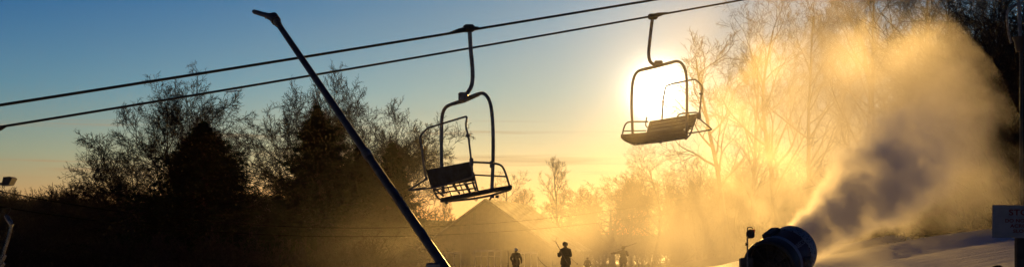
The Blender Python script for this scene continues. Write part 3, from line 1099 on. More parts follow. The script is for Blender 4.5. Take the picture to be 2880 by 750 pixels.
def build_chair2():
    D0 = rope_d(1838, 4.0)
    base = P(1838, 46, D0)
    e = empty('lift_chair', base, 0, 'right double chair glowing in front of the low sun', 'ski lift chair', 'chairs of the lift')

    def J(px, py, d):
        return P(px, py, D0 + d) - base
    st, se = M['steel'], M['seat']
    # crop coordinates: 524 px over 320 px
    def K(cx, cy_, d):
        return J(1720 + cx / 1.6366, 20 + cy_ / 1.6366, d)
    m = MB()
    m.box(K(190, 45, 0), (.22, .14, .13), None, .03)
    m.tube([K(190, 45, 0), K(215, 36, .05), K(258, 27, .15)], [.06, .05, .015], 8)
    m.tube([K(172, 44, 0), K(207, 44, 0)], .045, 8)
    m.build('grip', M['rope'], e)
    m = MB()
    cp = curve_pts([K(188, 55, 0), K(181, 110, 0), K(175, 165, 0), K(171, 210, 0), K(174, 240, 0), K(184, 258, 0), K(205, 267, 0)], 5)
    m.tube(cp, .038, 12)
    m.build('hanger', st, e)
    m = MB()
    m.box(K(216, 258, 0), (.19, .13, .11), None, .02)
    m.tube([K(200, 266, -.1), K(200, 266, .1)], .03, 8)
    m.build('clamp', st, e)
    m = MB()
    cp = curve_pts([K(98, 588, .40), K(95, 530, .40), K(92, 450, .40), K(94, 380, .40), K(99, 340, .36), K(111, 308, .30), K(135, 290, .20), K(210, 272, -.02),
                    K(270, 256, -.2), K(303, 250, -.28), K(325, 262, -.34), K(338, 288, -.38), K(345, 325, -.40), K(347, 400, -.40), K(347, 490, -.40), K(345, 590, -.40)], 5)
    m.tube(cp, .032, 12)
    m.build('bail', st, e)
    m = MB()
    m.slab([K(135, 297, .18), K(210, 280, 0), K(285, 260, -.22), K(285, 252, -.22), K(210, 266, 0), K(160, 282, .12)], (-.3, 1, 0), .05)
    m.build('gusset', st, e, smooth=False)
    # seat band seen edge on, two seats deep
    kl, kr = K(100, 630, .46), K(350, 598, -.36)          # rear edge (towards the right, behind)
    fl, fr_ = K(42, 600, .42), K(330, 575, -.62)
    m = MB()
    for k in range(5):
        a0 = kl.lerp(fl, k / 5 + .004); a1 = kl.lerp(fl, (k + 1) / 5 - .004)
        b0 = kr.lerp(fr_, k / 5 + .004); b1 = kr.lerp(fr_, (k + 1) / 5 - .004)
        m.slab([a0, b0, b1, a1], (0, 0, 1), .07)
    m.build('seat', se, e, smooth=False)
    m = MB()
    m.tube(fillet([K(45, 597, .44), K(60, 612, .45), K(105, 632, .46), K(230, 618, .1), K(350, 600, -.38)], .06), .024, 8)
    for cx, cy_ in ((106, 630), (226, 620), (128, 628), (342, 604)):
        m.tube([K(cx, cy_ - 4, .2), K(cx, cy_ + 6, .2)], .03, 8)
    m.build('seat_frame', st, e)
    # backrest, near side
    tl, tr = K(178, 524, .30), K(396, 489, -.50)
    bl, br = K(160, 588, .30), K(368, 556, -.48)
    m = MB()
    for k in range(4):
        a0 = tl.lerp(bl, k / 4 + .003); a1 = tl.lerp(bl, (k + 1) / 4 - .003)
        b0 = tr.lerp(br, k / 4 + .003); b1 = tr.lerp(br, (k + 1) / 4 - .003)
        m.slab([a0, b0, b1, a1], (-.35, 1, 0), .035)
    m.build('backrest', se, e, smooth=False)
    for t in (.05, .5, .95):
        m = MB()
        m.tube([tl.lerp(tr, t) + Vector((0, .05, 0)), bl.lerp(br, t) + Vector((0, .05, 0)), kl.lerp(kr, t)], .018, 8)
        m.build('back_frame', st, e)
    m = MB()
    m.tube(fillet([K(396, 489, -.5), K(378, 540, -.48), K(362, 588, -.44), K(346, 600, -.4), K(300, 596, -.3)], .06), .019, 8)
    m.tube([K(378, 535, -.48), K(300, 548, -.2)], .014, 8)
    m.tube([K(368, 560, -.48), K(300, 572, -.2)], .014, 8)
    m.build('stretcher', st, e)
    m = MB()
    m.tube(fillet([K(46, 600, .44), K(58, 550, .42), K(70, 530, .42), K(92, 527, .42), K(170, 527, .34)], .09, 6), .019, 8)
    m.tube([K(56, 570, .42), K(160, 568, .34)], .014, 8)
    m.build('armrest', st, e)
    m = MB()
    m.tube(fillet([K(302, 505, -.6), K(310, 494, -.62), K(330, 488, -.6), K(392, 484, -.52)], .07, 5), .018, 8)
    m.build('armrest', st, e)
    m = MB()
    m.tube(fillet([K(162, 505, .38), K(156, 545, .38), K(168, 556, .36)], .05, 4), .016, 8)
    m.build('armrest', st, e)
    m = MB()
    m.tube(fillet([K(285, 352, .28), K(340, 341, 0), K(386, 331, -.2), K(419, 365, -.28), K(413, 400, -.32), K(407, 470, -.42), K(402, 515, -.5)], .08, 5), .019, 8)
    m.tube(fillet([K(285, 352, .28), K(250, 362, .40), K(238, 420, .38), K(232, 520, .30)], .07, 5), .019, 8)
    m.box(K(412, 399, -.32), (.09, .05, .05), None, .01)
    m.box(K(402, 500, -.48), (.09, .07, .16), None, .015)
    sb = m.build('safety_bar', st, e)
    m = MB()
    m.tube(fillet([K(402, 512, -.5), K(464, 563, -.40), K(400, 574, -.1), K(340, 582, .1), K(240, 590, .3)], .05, 5), .017, 8)
    m.build('footrest', st, sb)
    return e


build_chair1()
build_chair2()

# ------------------------------------------------------------------ leaning lance of a snow tower
def lance():
    top, bot = P(770, 50, 21.5), P(1250, 750, 17.0)
    ax = (bot - top).normalized()
    foot = bot + ax * 1.1
    gz = ground_z(foot.x, foot.y)
    e = empty('snow_lance', (foot.x, foot.y, gz), 0, 'long grey snowmaking lance leaning left across the sky on its pivot stand', 'snow lance')
    o = Vector(e.location)
    L = (foot - top).length
    n = 12
    m = MB(o)
    m.tube([top + ax * (L * k / n) for k in range(n + 1)], [.042 + .021 * k / n for k in range(n + 1)], 16)
    m.build('lance_tube', M['lance'], e)
    for s in (.02, .52, .90):
        c = top + ax * (L * s); r = .042 + .021 * s
        MB(o).tube([c - ax * .07, c + ax * .07], r + .012, 16).build('collar', M['steel'], e)
    m = MB(o)
    tip = P(713, 33, 22.0)
    a = (tip - top).normalized()
    m.tube([top + ax * .12, top - ax * .03], .075, 14)
    m.tube([top - a * .03, top + a * .12], [.06, .058], 12)
    m.tube([top + a * .10, tip - a * .03, tip], [.040, .036, .026], 12)
    for k in range(3):
        c = top + a * (.14 + .06 * k)
        m.tube([c + Vector((0, 0, -.055)), c + Vector((0, 0, .045))], .012, 6)
    m.build('nozzle_head', M['lance'], e)
    # pivot stand
    m = MB(o)
    mid = P(1228, 742, 17.05)
    m.box(mid + Vector((-.03, .0, -.06)), (.19, .16, .16), None, .02)
    m.build('bracket', M['steel'], e)
    m = MB(o)
    m.box(foot + Vector((0, 0, .05)), (.26, .22, .2), None, .02)
    m.build('pivot', M['steel'], e)
    m = MB(o)
    m.tube([Vector((foot.x, foot.y, gz - .1)), foot], .07, 12)
    m.tube([Vector((mid.x - .25, foot.y, gz - .1)), mid + Vector((-.03, 0, -.1))], .035, 10)
    m.build('stand', M['steel'], e)
    m = MB(o)
    hose = [foot + Vector((.05, -.1, 0)), foot + Vector((.22, -.2, -.3)), Vector((foot.x + .4, foot.y - .4, gz + .04)), Vector((foot.x + 1.6, foot.y - .2, gz + .03))]
    m.tube(curve_pts(hose, 6), .03, 8)
    m.build('hose', M['rubber'], e)


lance()

# ------------------------------------------------------------------ fan snow gun
GA, GE = R(34.8), R(17.5)
AX = Vector((math.sin(GA) * math.cos(GE), math.cos(GA) * math.cos(GE), math.sin(GE)))
GD = 21.0
REAR = P(2166, 751, GD)


def text_mesh(body, size, extrude=0.0, name='lettering', bold=0.0, space=1.0):
    cu = bpy.data.curves.new(name, 'FONT')
    cu.body = body; cu.size = size; cu.extrude = extrude; cu.offset = bold; cu.space_character = space
    cu.align_x = 'CENTER'; cu.align_y = 'CENTER'
    o = bpy.data.objects.new(name, cu)
    C.objects.link(o)
    dg = bpy.context.evaluated_depsgraph_get()
    me = bpy.data.meshes.new_from_object(o.evaluated_get(dg))
    bpy.data.objects.remove(o)
    return me


def snow_gun():
    gx, gy = REAR.x + .3, REAR.y + .45
    e = empty('snow_gun', (gx, gy, ground_z(gx, gy)), 0, 'big round fan snow gun blowing the snow cloud, seen from behind', 'snow gun')
    o = Vector(e.location)
    dark = material('dark red barrel paint', (0.085, 0.016, 0.013), 0.45, 0, (5, (0.05, 0.012, 0.010)), (40, .001))
    rear = material('charcoal cowl', (0.022, 0.022, 0.025), 0.55, 0, (6, (0.014, 0.014, 0.016)))
    nz = bpy.data.materials.new('pale nozzle ring with dark nozzles'); nz.use_nodes = True
    N = NT(nz.node_tree); b = nz.node_tree.nodes['Principled BSDF']
    co = N.node('ShaderNodeTexCoord').outputs['Object']
    vo = N.node('ShaderNodeTexVoronoi'); vo.inputs['Scale'].default_value = 26; N.link(co, vo.inputs['Vector'])
    N.link(N.mix(N.step(vo.outputs['Distance'], .28, .40), (0.01, 0.01, 0.01), (0.20, 0.22, 0.27)), b.inputs['Base Color'])
    b.inputs['Roughness'].default_value = .5
    G0 = REAR
    MB(o).lathe(G0, AX, [(-.02, .36), (-.05, .385), (-.03, .415), (.02, .425), (.09, .42), (.16, .41), (.20, .40)], 56).build('intake_cowl', rear, e)
    MB(o).lathe(G0, AX, [(.19, .398), (.24, .402), (.42, .397), (.60, .395), (.62, .392)], 56).build('barrel', dark, e)
    MB(o).lathe(G0, AX, [(.605, .395), (.615, .404), (.80, .400), (.87, .385), (.90, .35), (.895, .32), (.82, .31), (.62, .32)], 56).build('nozzle_ring', nz, e)
    MB(o).lathe(G0, AX, [(.195, .402), (.20, .410), (.27, .408), (.275, .400)], 56).build('band', material('pale band', (.22, .23, .30), .5), e)
    MB(o).lathe(G0, AX, [(.16, .01), (.16, .37), (.19, .37), (.19, .01)], 40).build('motor_plate', rear, e)
    # rear grille and fan
    m = MB(o)
    u = AX.cross(Vector((0, 0, 1))).normalized(); w = u.cross(AX)
    c = G0 + AX * -.03
    for r in (.08, .14, .20, .26, .32):
        m.tube([c + (u * math.cos(t) + w * math.sin(t)) * r for t in [k * math.pi / 16 for k in range(32)]], .006, 6, closed=True)
    for k in range(12):
        t = k * math.pi / 6
        m.tube([c + (u * math.cos(t) + w * math.sin(t)) * .05, c + (u * math.cos(t) + w * math.sin(t)) * .38], .007, 6)
    m.build('grille', M['black'], e)
    m = MB(o)
    m.lathe(G0 + AX * .02, AX, [(0, .02), (0, .10), (.13, .11)], 24)
    for k in range(8):
        t = k * math.pi / 4
        d = u * math.cos(t) + w * math.sin(t); q = AX.cross(d)
        a = G0 + AX * .08
        m.slab([a + d * .10 - q * .04, a + d * .34 - q * .07 + AX * .03, a + d * .34 + q * .07 - AX * .04, a + d * .10 + q * .04 - AX * .03], AX, .012)
    m.build('fan', M['black'], e)
    # dark box lying along the top of the barrel
    m = MB(o)
    rot = Matrix((u, AX, -w)).transposed()
    rot = Matrix((u, AX, w)).transposed()
    m.box(G0 + AX * .40 + w * .405 - u * .10, (.15, .36, .085), rot, .015)
    m.build('cable_box', rear, e)
    m = MB(o)
    m.tube(curve_pts([G0 + AX * .80 - w * .38, G0 + AX * .84 - w * .47 + u * .05, G0 + AX * .75 - w * .52, G0 + AX * .6 - w * .6], 5), .016, 6)
    m.tube(curve_pts([G0 + AX * .85 - w * .42 + u * .2, G0 + AX * .8 - w * .55 + u * .26, G0 + AX * .5 - w * .62 + u * .1], 5), .022, 6)
    m.box(G0 + AX * .72 - w * .45 + u * .04, (.12, .10, .10), rot, .015)
    m.tube([G0 + AX * .78 - w * .42, G0 + AX * .78 - w * .42 + u * .12], .03, 10)
    m.build('water_manifold', M['steel'], e)
    # yoke, column and skid
    m = MB(o)
    m.tube([G0 + AX * .40 - u * .40 - w * .1, Vector((gx, gy, o.z + .5)) , G0 + AX * .40 + u * .40 - w * .1], .03, 8)
    for s in (-1, 1):
        m.tube([G0 + AX * .40 + u * .45 * s, G0 + AX * .40 + u * .47 * s - Vector((0, 0, .35)), Vector((gx, gy, o.z + .55)) + u * .25 * s], .035, 8)
        m.tube([G0 + AX * .40 + u * .39 * s, G0 + AX * .40 + u * .49 * s], .05, 12)
    m.build('yoke', M['steel'], e)
    m = MB(o)
    m.tube([(gx, gy, o.z + .12), (gx, gy, o.z + .60)], .09, 16)
    for s in (-1, 1):
        m.tube([(gx - .9, gy + .45 * s, o.z + .12), (gx + .9, gy + .45 * s, o.z + .05)], .04, 8)
    m.tube([(gx - .3, gy - .5, o.z + .11), (gx - .3, gy + .5, o.z + .11)], .04, 8)
    m.tube([(gx + .3, gy - .5, o.z + .09), (gx + .3, gy + .5, o.z + .09)], .04, 8)
    m.build('skid', M['steel'], e)
    # lettering along the barrel, wrapped on it
    me = text_mesh('ARECO', .10, 0, 'lettering', 0.002)
    cdir = (Vector((0, 0, EYE)) - G0).normalized(); cdir = (cdir - AX * cdir.dot(AX)).normalized()
    th0 = math.atan2(cdir.dot(w), cdir.dot(u)) 
    sgn = 1 if (-u * math.sin(th0) + w * math.cos(th0)).z > 0 else -1
    for v in me.vertices:
        th = th0 + sgn * v.co.y / .40
        rr = .4025 if v.co.x + .36 > .24 else .404
        v.co = G0 + AX * (.42 + v.co.x) + (u * math.cos(th) + w * math.sin(th)) * (rr + .002) - o
    link_mesh('lettering', me, material('dull grey lettering', (.30, .28, .28), .6), e)
    return u, w


GU, GW = snow_gun()


def work_light():
    D = 20.6
    b = P(2103, 745, D)
    gz = ground_z(b.x, b.y)
    e = empty('work_light', (b.x, b.y, gz), 0, 'small work lamp with carrying handle on a thin stand beside the snow gun', 'work light')
    o = Vector(e.location)
    def q(px, py, dd=0): return P(px, py, D + dd)
    MB(o).tube([Vector((b.x, b.y, gz + .5)), q(2102, 668)], .011, 10).build('pole', M['steel'], e)
    m = MB(o)
    for k in range(3):
        t = k * 2.09 + .4
        m.tube([Vector((b.x, b.y, gz + .62)), Vector((b.x + .35 * math.cos(t), b.y + .35 * math.sin(t), gz + .02))], .010, 8)
    m.build('tripod', M['steel'], e)
    m = MB(o); m.tube([q(2097, 686), q(2104, 686)], .014, 8); m.tube([q(2098, 681), q(2098, 690)], .008, 8)
    m.build('knob', M['black'], e)
    m = MB(o)
    m.lathe(q(2110, 655, -.06), (.25, 1, 0), [(0, .015), (0, .055), (.02, .060), (.10, .055), (.14, .035), (.145, .01)], 20)
    m.box(q(2112, 660, -.02), (.10, .08, .07), None, .015)
    lb = m.build('lamp_head', M['black'], e)
    m = MB(o); m.tube(fillet([q(2102, 648), q(2102, 640), q(2105, 637.5), q(2113, 637.5), q(2116, 640), q(2116, 649)], .02, 4), .007, 8)
    m.build('handle', M['black'], lb)
    m = MB(o); m.tube(fillet([q(2100, 655), q(2099, 662), q(2103, 668), q(2118, 668), q(2120, 662)], .02, 4), .006, 8)
    m.build('bracket', M['steel'], e)
    MB(o).box(q(2120, 649, -.03), (.028, .05, .062), None, .006).build('reflector', material('orange red lens', (.75, .09, .01), .35), lb)


work_light()


def cabinet():
    D = 20.9
    c = P(2100, 737, D)
    gz = ground_z(c.x, c.y)
    top = P(2100, 723, D).z
    e = empty('control_cabinet', (c.x, c.y, gz), 0, 'dark metal control box standing behind the work lamp', 'control box')
    MB().box((0.02, 0.16, (top - gz) * .60), (.19, .16, (top - gz) * .80), None, .012).build('housing', material('grey cabinet', (.05, .05, .052), .5, .2, (7, (.035, .035, .035))), e)
    MB().box((0.02, 0.075, (top - gz) * .60), (.15, .015, (top - gz) * .66), None, .005).build('door', M['black'], e)
    MB().box((-.05, .16, (top - gz) * .10), (.04, .10, (top - gz) * .2 + .02)).box((.09, .16, (top - gz) * .10), (.04, .10, (top - gz) * .2 + .02)).build('leg', M['steel'], e)


cabinet()

# ------------------------------------------------------------------ warning sign
def sign():
    D = 17.0
    s = D / F
    cx = (2871 - 1440) * s
    zt = EYE + (700 - 576) * s; zb = EYE + (700 - 668) * s
    gz = ground_z(cx, D)
    e = empty('warning_sign', (cx, D, gz), R(-4), 'white board sign with red warning letters on a dark wooden post', 'sign')
    w = 158 * s; h = zt - zb
    board = material('weathered white board', (0.24, 0.25, 0.27), .8, 0, (6, (.19, .20, .215)))
    zc = (zt + zb) / 2 - gz
    MB().box((0, 0, zc), (w, .02, h), Matrix.Rotation(R(0.8), 3, 'Y'), .004).build('board', board, e, smooth=False)
    pw = .125
    MB().box((.03, .075, (zb - gz) / 2 + .05), (.14, .12, zb - gz + .1 + .2), None, .012).build('post', material('dark timber', (.05, .04, .032), .85, 0, (8, (.03, .024, .02))), e)
    red = material('red lettering', (.16, .018, .010), .8)
    for body, py, cap, sx in (('STOP', 597, 16.5, 1.22), ('DO NOT SKI', 620, 9.5, 1.15), ('ACROSS', 634.5, 9.5, 1.2), ('SLOPE', 649, 9.5, 1.2)):
        me = text_mesh(body, cap * s / .72, 0.0015, 'lettering', cap * s * .030, 1.06)
        z = EYE + (700 - py) * s - gz
        for v in me.vertices:
            x, y, zz = v.co
            v.co = (x * sx + .004, -.0125 - zz, z + y)
        link_mesh('lettering', me, red, e)


sign()


# ------------------------------------------------------------------ lamps and masts at the edges
def left_flood():
    D = 26.0
    def q(px, py, dd=0): return P(px, py, D + dd)
    b = q(-34, 700)
    gz = ground_z(b.x, b.y)
    e = empty('floodlight_pole', (b.x, b.y, gz), 0, 'black floodlight on a pole at the left edge, tilted down over the wires', 'floodlight')
    o = Vector(e.location)
    MB(o).tube([Vector((b.x, b.y, gz - .1)), q(-34, 480)], [.09, .07], 12).build('pole', M['steel'], e)
    MB(o).tube(fillet([q(-34, 520), q(-8, 522), q(6, 514)], .05, 4), .022, 8).build('arm', M['steel'], e)
    m = MB(o)
    m.slab([q(3, 521, -.14), q(24, 519, -.14), q(34, 500, -.14), q(27, 495.5, -.14), q(9, 497, -.14)], (0, 1, 0), .28)
    h = m.build('lamp_head', M['black'], e, smooth=False)
    m = MB(o); m.tube(curve_pts([q(8, 520), q(9, 528), q(13, 526), q(12, 519)], 4), .006, 6)
    m.tube(curve_pts([q(-10, 556), q(6, 551), q(8, 541), q(3, 535), q(-4, 536)], 4), .008, 6)
    m.build('cable', M['rubber'], e)


left_flood()


def left_mast():
    D = 24.0
    def q(px, py, dd=0): return P(px, py, D + dd)
    b = q(4, 760)
    gz = ground_z(b.x, b.y)
    e = empty('pipe_mast', (b.x, b.y, gz), 0, 'bent shiny pipe mast with a slanted head below the left floodlight', 'mast')
    o = Vector(e.location)
    shiny = material('wet steel', (.25, .24, .22), .22, .8, (14, (.12, .11, .10)), (20, .004))
    MB(o).tube(curve_pts([Vector((b.x, b.y, gz - .1)), q(5, 750), q(9, 715), q(20, 680), q(27, 655), q(31, 636)], 5), .030, 10).build('pipe', shiny, e)
    m = MB(o); m.tube([q(15, 604), q(21, 612), q(34, 633)], [.030, .045, .040], 10)
    m.box(q(31, 634), (.06, .06, .04), None, .01)
    m.build('head', shiny, e)
    m = MB(o); m.tube([q(7, 728), q(14, 715)], [.04, .035], 8); m.tube([q(4, 746), q(11, 738)], .035, 8)
    m.build('coupling', shiny, e)
    m = MB(o)
    m.tube(curve_pts([q(18, 606), q(12, 596), q(4, 597), q(-6, 612)], 4), .007, 6)
    m.tube(curve_pts([q(20, 606), q(30, 588), q(24, 584), q(8, 590), q(0, 610)], 4), .007, 6)
    m.build('cable', M['rubber'], e)


left_mast()


def right_tower():
    D = 40.0
    def q(px, py, dd=0): return P(px, py, D + dd)
    b = q(2872, 600)
    gz = ground_z(b.x, b.y)
    e = empty('lamp_post', (b.x, b.y, gz), 0, 'dark pole with a bucket shaped head and a bent pipe, top right edge', 'lamp post')
    o = Vector(e.location)
    MB(o).tube([Vector((b.x, b.y, gz - .1)), q(2872, 110)], [.055, .045], 12).build('pole', M['black'], e)
    MB(o).lathe(q(2875, 147), (0, 0, 1), [(0, .10), (.02, .17), (.30, .22), (.40, .27), (.42, .27), (.42, .05)], 24, True, True).build('lamp_head', M['black'], e)
    MB(o).tube([q(2869, 106), q(2864, -40)], .055, 10).build('mast', M['steel'], e)
    MB(o).tube(fillet([q(2844, 122), q(2837, 99), q(2830, 36), q(2842, 20), q(2872, 8), q(2900, -2)], .25, 6), .035, 10).build('bent_pipe', M['steel'], e)


right_tower()


# ------------------------------------------------------------------ people
def body_mesh(name, joints, edges, mat, parent):
    """joints: {name: (pos, radius)} grown with skin + subdivision; first joint is the root"""
    keys = list(joints)
    me = bpy.data.meshes.new(name)
    me.from_pydata([tuple(joints[k][0]) for k in keys], [(keys.index(a), keys.index(b)) for a, b in edges], [])
    me.materials.append(mat)
    o = bpy.data.objects.new(name, me)
    C.objects.link(o)
    md = o.modifiers.new('skin', 'SKIN')
    sv = me.skin_vertices[0].data if me.skin_vertices else None
    if sv is None:
        return o
    for i, k in enumerate(keys):
        r = joints[k][1]
        sv[i].radius = r if isinstance(r, tuple) else (r, r)
        sv[i].use_root = (i == 0)
    md.use_smooth_shade = True
    sb = o.modifiers.new('sub', 'SUBSURF'); sb.levels = 2; sb.render_levels = 2
    o.parent = parent
    return o


def person(loc, rz, pose, jacket, trousers, label, helmet, group=None):
    """pose gives shoulder-relative elbow and hand targets and leg spread; metres, facing +Y local"""
    e = empty('person', loc, rz, label, 'person', group)
    s = pose.get('scale', 1.0); e.scale = (s, s, s)
    J = {}
    lean = pose.get('lean', 0.0)
    J['pelvis'] = ((0, 0, .96), (.195, .150))
    J['waist'] = ((0, lean * .3, 1.12), (.190, .150))
    J['chest'] = ((0, lean * .8, 1.32), (.215, .165))
    J['upper'] = ((0, lean, 1.45), (.17, .13))
    J['neck'] = ((0, lean + .01, 1.54), (.062, .065))
    J['skull'] = ((0, lean + .03, 1.64), (.080, .098))
    J['crown'] = ((0, lean + .03, 1.735), (.062, .078))
    ed = [('pelvis', 'waist'), ('waist', 'chest'), ('chest', 'upper'), ('upper', 'neck'), ('neck', 'skull'), ('skull', 'crown')]
    for sd_, sg in (('l', -1), ('r', 1)):
        el = pose['elbow_' + sd_]; ha = pose['hand_' + sd_]
        sh = Vector((.19 * sg, lean, 1.435))
        J['sh' + sd_] = (sh, (.098, .095)); J['el' + sd_] = (el, .075); J['wr' + sd_] = (Vector(el).lerp(Vector(ha), .82), .055)
        J['ha' + sd_] = (ha, (.050, .042))
        d = (Vector(ha) - Vector(el)).normalized()
        J['ft' + sd_] = (Vector(ha) + d * .085 + Vector((0, .01, -.01)), (.036, .024))
        side = d.cross(Vector((0, 0, 1)));  side = side.normalized() if side.length > .1 else Vector((1, 0, 0))
        J['tb' + sd_] = (Vector(ha) + d * .035 - side * .055 * sg, .018)
        ed += [('upper', 'sh' + sd_), ('sh' + sd_, 'el' + sd_), ('el' + sd_, 'wr' + sd_), ('wr' + sd_, 'ha' + sd_), ('ha' + sd_, 'ft' + sd_), ('ha' + sd_, 'tb' + sd_)]
        fx, fy = pose.get('foot_' + sd_, (.12 * sg, 0))
        J['hp' + sd_] = ((.095 * sg, 0, .88), (.13, .13))
        J['kn' + sd_] = ((.5 * (.11 * sg + fx), fy * .5 + .03, .50), (.098, .10))
        J['an' + sd_] = ((fx, fy, .12), (.088, .092))
        J['to' + sd_] = ((fx + .02 * sg, fy + .16, .055), (.055, .048))
        ed += [('pelvis', 'hp' + sd_), ('hp' + sd_, 'kn' + sd_), ('kn' + sd_, 'an' + sd_), ('an' + sd_, 'to' + sd_)]
    body_mesh('body', J, ed, jacket, e)
    # padded jacket hem and helmet, goggles, nose
    m = MB()
    m.lathe((0, 0, .80), (0, lean * .2, 1), [(0, .235), (.02, .25), (.14, .245), (.30, .22)], 20)
    hm = m.build('jacket_hem', jacket, e)
    hm.scale = (1.0, .78, 1.0)
    hx, hy, hz = 0, lean + .03, 1.685
    m = MB()
    m.lathe((hx, hy, hz - .03), (0, 0, 1), [(0, .118), (.03, .128), (.08, .124), (.12, .098), (.15, .055), (.158, .008)], 22)
    m.build('helmet', helmet, e).scale = (.95, 1.0, 1.0)
    m = MB()
    m.lathe((hx, hy, hz - .055), (0, 0, 1), [(0, .108), (.005, .116), (.055, .116), (.06, .108)], 22)
    m.build('goggles', M['black'], e)
    m = MB(); m.tube([(0, hy + .095, hz - .055), (0, hy + .122, hz - .085)], [.012, .018], 8); m.tube([(-.025, hy + .098, hz - .125), (.025, hy + .098, hz - .125)], .008, 6)
    m.build('face', material('skin', (.45, .28, .2), .6), e)
    return e


def ski(tip, tail, name_label, group=None, pair=True, w=.075, bend=1.0):
    tip, tail = Vector(tip), Vector(tail)
    e = empty('ski_pair' if pair else 'ski', tail, 0, name_label, 'skis', group)
    d = (tip - tail); L = d.length; d.normalize()
    side = d.cross(Vector((0, 1, 0))).normalized()
    nrm = side
    flat = Vector((0, 1, 0))
    for k in range(2 if pair else 1):
        m = MB(tail)
        off = nrm * (.022 * k)
        n = 14
        pts = []
        for i in range(n + 1):
            t = i / n
            tipc = max(0, t - .88) / .12
            p = tail + d * (L * t) + off + nrm * (tipc ** 2 * .10 * (1 if k else -1) * bend)
            ww = w * (.5 + .06 * abs(2 * t - 1) * 2) * (1 if t < .95 else .55)
            pts.append((p, ww))
        for (a, wa), (b, wb) in zip(pts, pts[1:]):
            m.slab([a - flat * wa, a + flat * wa, b + flat * wb, b - flat * wb], nrm, .014)
        m.box(tail + d * (L * .48) + off + nrm * .03, (.06, .06, .05), None, .01)
        m.box(tail + d * (L * .40) + off + nrm * .035, (.06, .06, .06), None, .01)
        m.build('ski', M['skis'], e, smooth=False)
    return e


def pole_obj(a, b, label):
    a, b = Vector(a), Vector(b)
    e = empty('ski_pole', b, 0, label, 'ski pole')
    MB(b).tube([a, b], [.010, .007], 8).build('shaft', M['steel'], e)
    d = (b - a).normalized()
    MB(b).tube([a - d * .02, a + d * .12], .017, 8).build('grip', M['black'], e)
    MB(b).lathe(b - d * .07, d, [(0, .008), (.005, .035), (.012, .036), (.016, .008)], 14).build('basket', M['black'], e)


M['skis'] = material('dark skis', (.03, .03, .035), .4, 0, (6, (.05, .02, .02)))
navy = material('black ski suit', (.018, .018, .022), .8, 0, (9, (.012, .012, .014)))
brown = material('brown ski jacket', (.06, .04, .03), .8, 0, (9, (.04, .03, .02)))
tan = material('tan ski jacket', (.14, .11, .08), .8, 0, (9, (.10, .08, .06)))
whitehelm = material('pale shiny helmet', (.55, .56, .62), .2)
darkhelm = material('black helmet', (.02, .02, .022), .35)


def person_at(px, head_py, D, **kw):
    x = (px - 1440) / F * D
    top = EYE + (700 - head_py) / F * D
    sc = kw['pose'].get('scale', 1.0)
    z = ground_z(x, D)
    kw['pose']['scale'] = (top - z) / 1.815
    return person((x, D, z), **kw)


D1 = 64.0
p1 = person_at(1591, 678, D1, rz=R(150), jacket=navy, trousers=navy, helmet=darkhelm, label='black clad skier standing with skis held up over one shoulder',
               pose=dict(elbow_l=(-.29, .04, 1.17), hand_l=(-.16, .22, 1.22), elbow_r=(.30, .06, 1.15), hand_r=(.24, .24, 1.28), lean=.02))
ski(P(1560, 671, D1 - .35), P(1597, 738, D1 - .30), 'dark skis slanting over the shoulder of the black clad skier')
pole_obj(P(1596, 716, D1 - .3), P(1626, 743, D1 - .1), 'thin ski pole sticking out behind the black clad skier')
D2 = 76.0
p2 = person_at(1451, 696, D2, rz=R(190), jacket=brown, trousers=brown, helmet=whitehelm, label='stout skier in a pale shiny helmet in front of the hall',
               pose=dict(elbow_l=(-.33, .0, 1.15), hand_l=(-.30, .2, .95), elbow_r=(.33, .0, 1.15), hand_r=(.26, .2, 1.0), lean=.03))
ski(P(1430, 703, D2 - .1), P(1432, 775, D2 - .1), 'dark skis held upright beside the skier in the pale helmet', bend=.3)
D3 = 86.0
p3 = person_at(1753, 689, D3, rz=R(170), jacket=tan, trousers=tan, helmet=tan, label='misty skier pointing left with one arm, skis over the shoulder',
               pose=dict(elbow_l=(-.30, .05, 1.20), hand_l=(-.16, .14, 1.46), elbow_r=(.42, .06, 1.38), hand_r=(.66, .12, 1.36), lean=.02))
ski(P(1792, 682, D3 + .3), P(1737, 702, D3 - .2), 'skis lying over the shoulder of the misty pointing skier', bend=.4)
pole_obj(P(1730, 709, D3 - .2), P(1719, 713, D3 + .2), 'short thin pole in the outstretched hand of the misty skier')
D4 = 96.0
p4 = person_at(1652, 722, D4, rz=R(180), jacket=tan, trousers=tan, helmet=tan, label='faint bent figure almost lost in the mist between two skiers',
               pose=dict(elbow_l=(-.36, .1, 1.12), hand_l=(-.25, .3, 1.0), elbow_r=(.36, .1, 1.12), hand_r=(.25, .3, 1.0), lean=.16))
# ski planted slanting in the snow, in front of the skiers
D5 = 47.0
a5 = P(1509, 724, D5); b5 = P(1636, 811, D5)
b5.z = ground_z(b5.x, b5.y) - .05
ski(a5, b5, 'single ski planted slantwise in the snow, left of the black clad skier', pair=False, bend=.6)

# small dark object of unknown kind by the sign, modelled as a lump
def dark_lump():
    D = 19.0
    c = P(2788, 752, D)
    gz = ground_z(c.x, c.y)
    rng = random.Random(4)
    m = MB()
    m.lathe((0, 0, -.1), (0.1, 0, 1), [(0, .10), (.06 + (c.z - gz), .09), (.12 + (c.z - gz), .06), (.14 + (c.z - gz), .01)], 9)
    for v in m.v:
        v.x *= 1 + rng.uniform(-.2, .2); v.y *= 1 + rng.uniform(-.2, .2)
    o = m.build('lump', M['bark'], None, smooth=False)
    o.location = (c.x, c.y, gz)
    tag(o, 'small dark stump poking out of the snow left of the sign post', 'lump')


dark_lump()

# short bright vapour trail far up in the sky
v0, v1 = P(634, 259, 3200), P(682, 254, 3200)
ct = MB(v0).tube([v0, v0.lerp(v1, .5), v1], [1.0, 1.6, .5], 8).build('contrail', material('ice cloud', (.8, .8, .8), 1), None)
ct.location = v0
tag(ct, 'short bright vapour trail above the big left oak', kind='stuff')


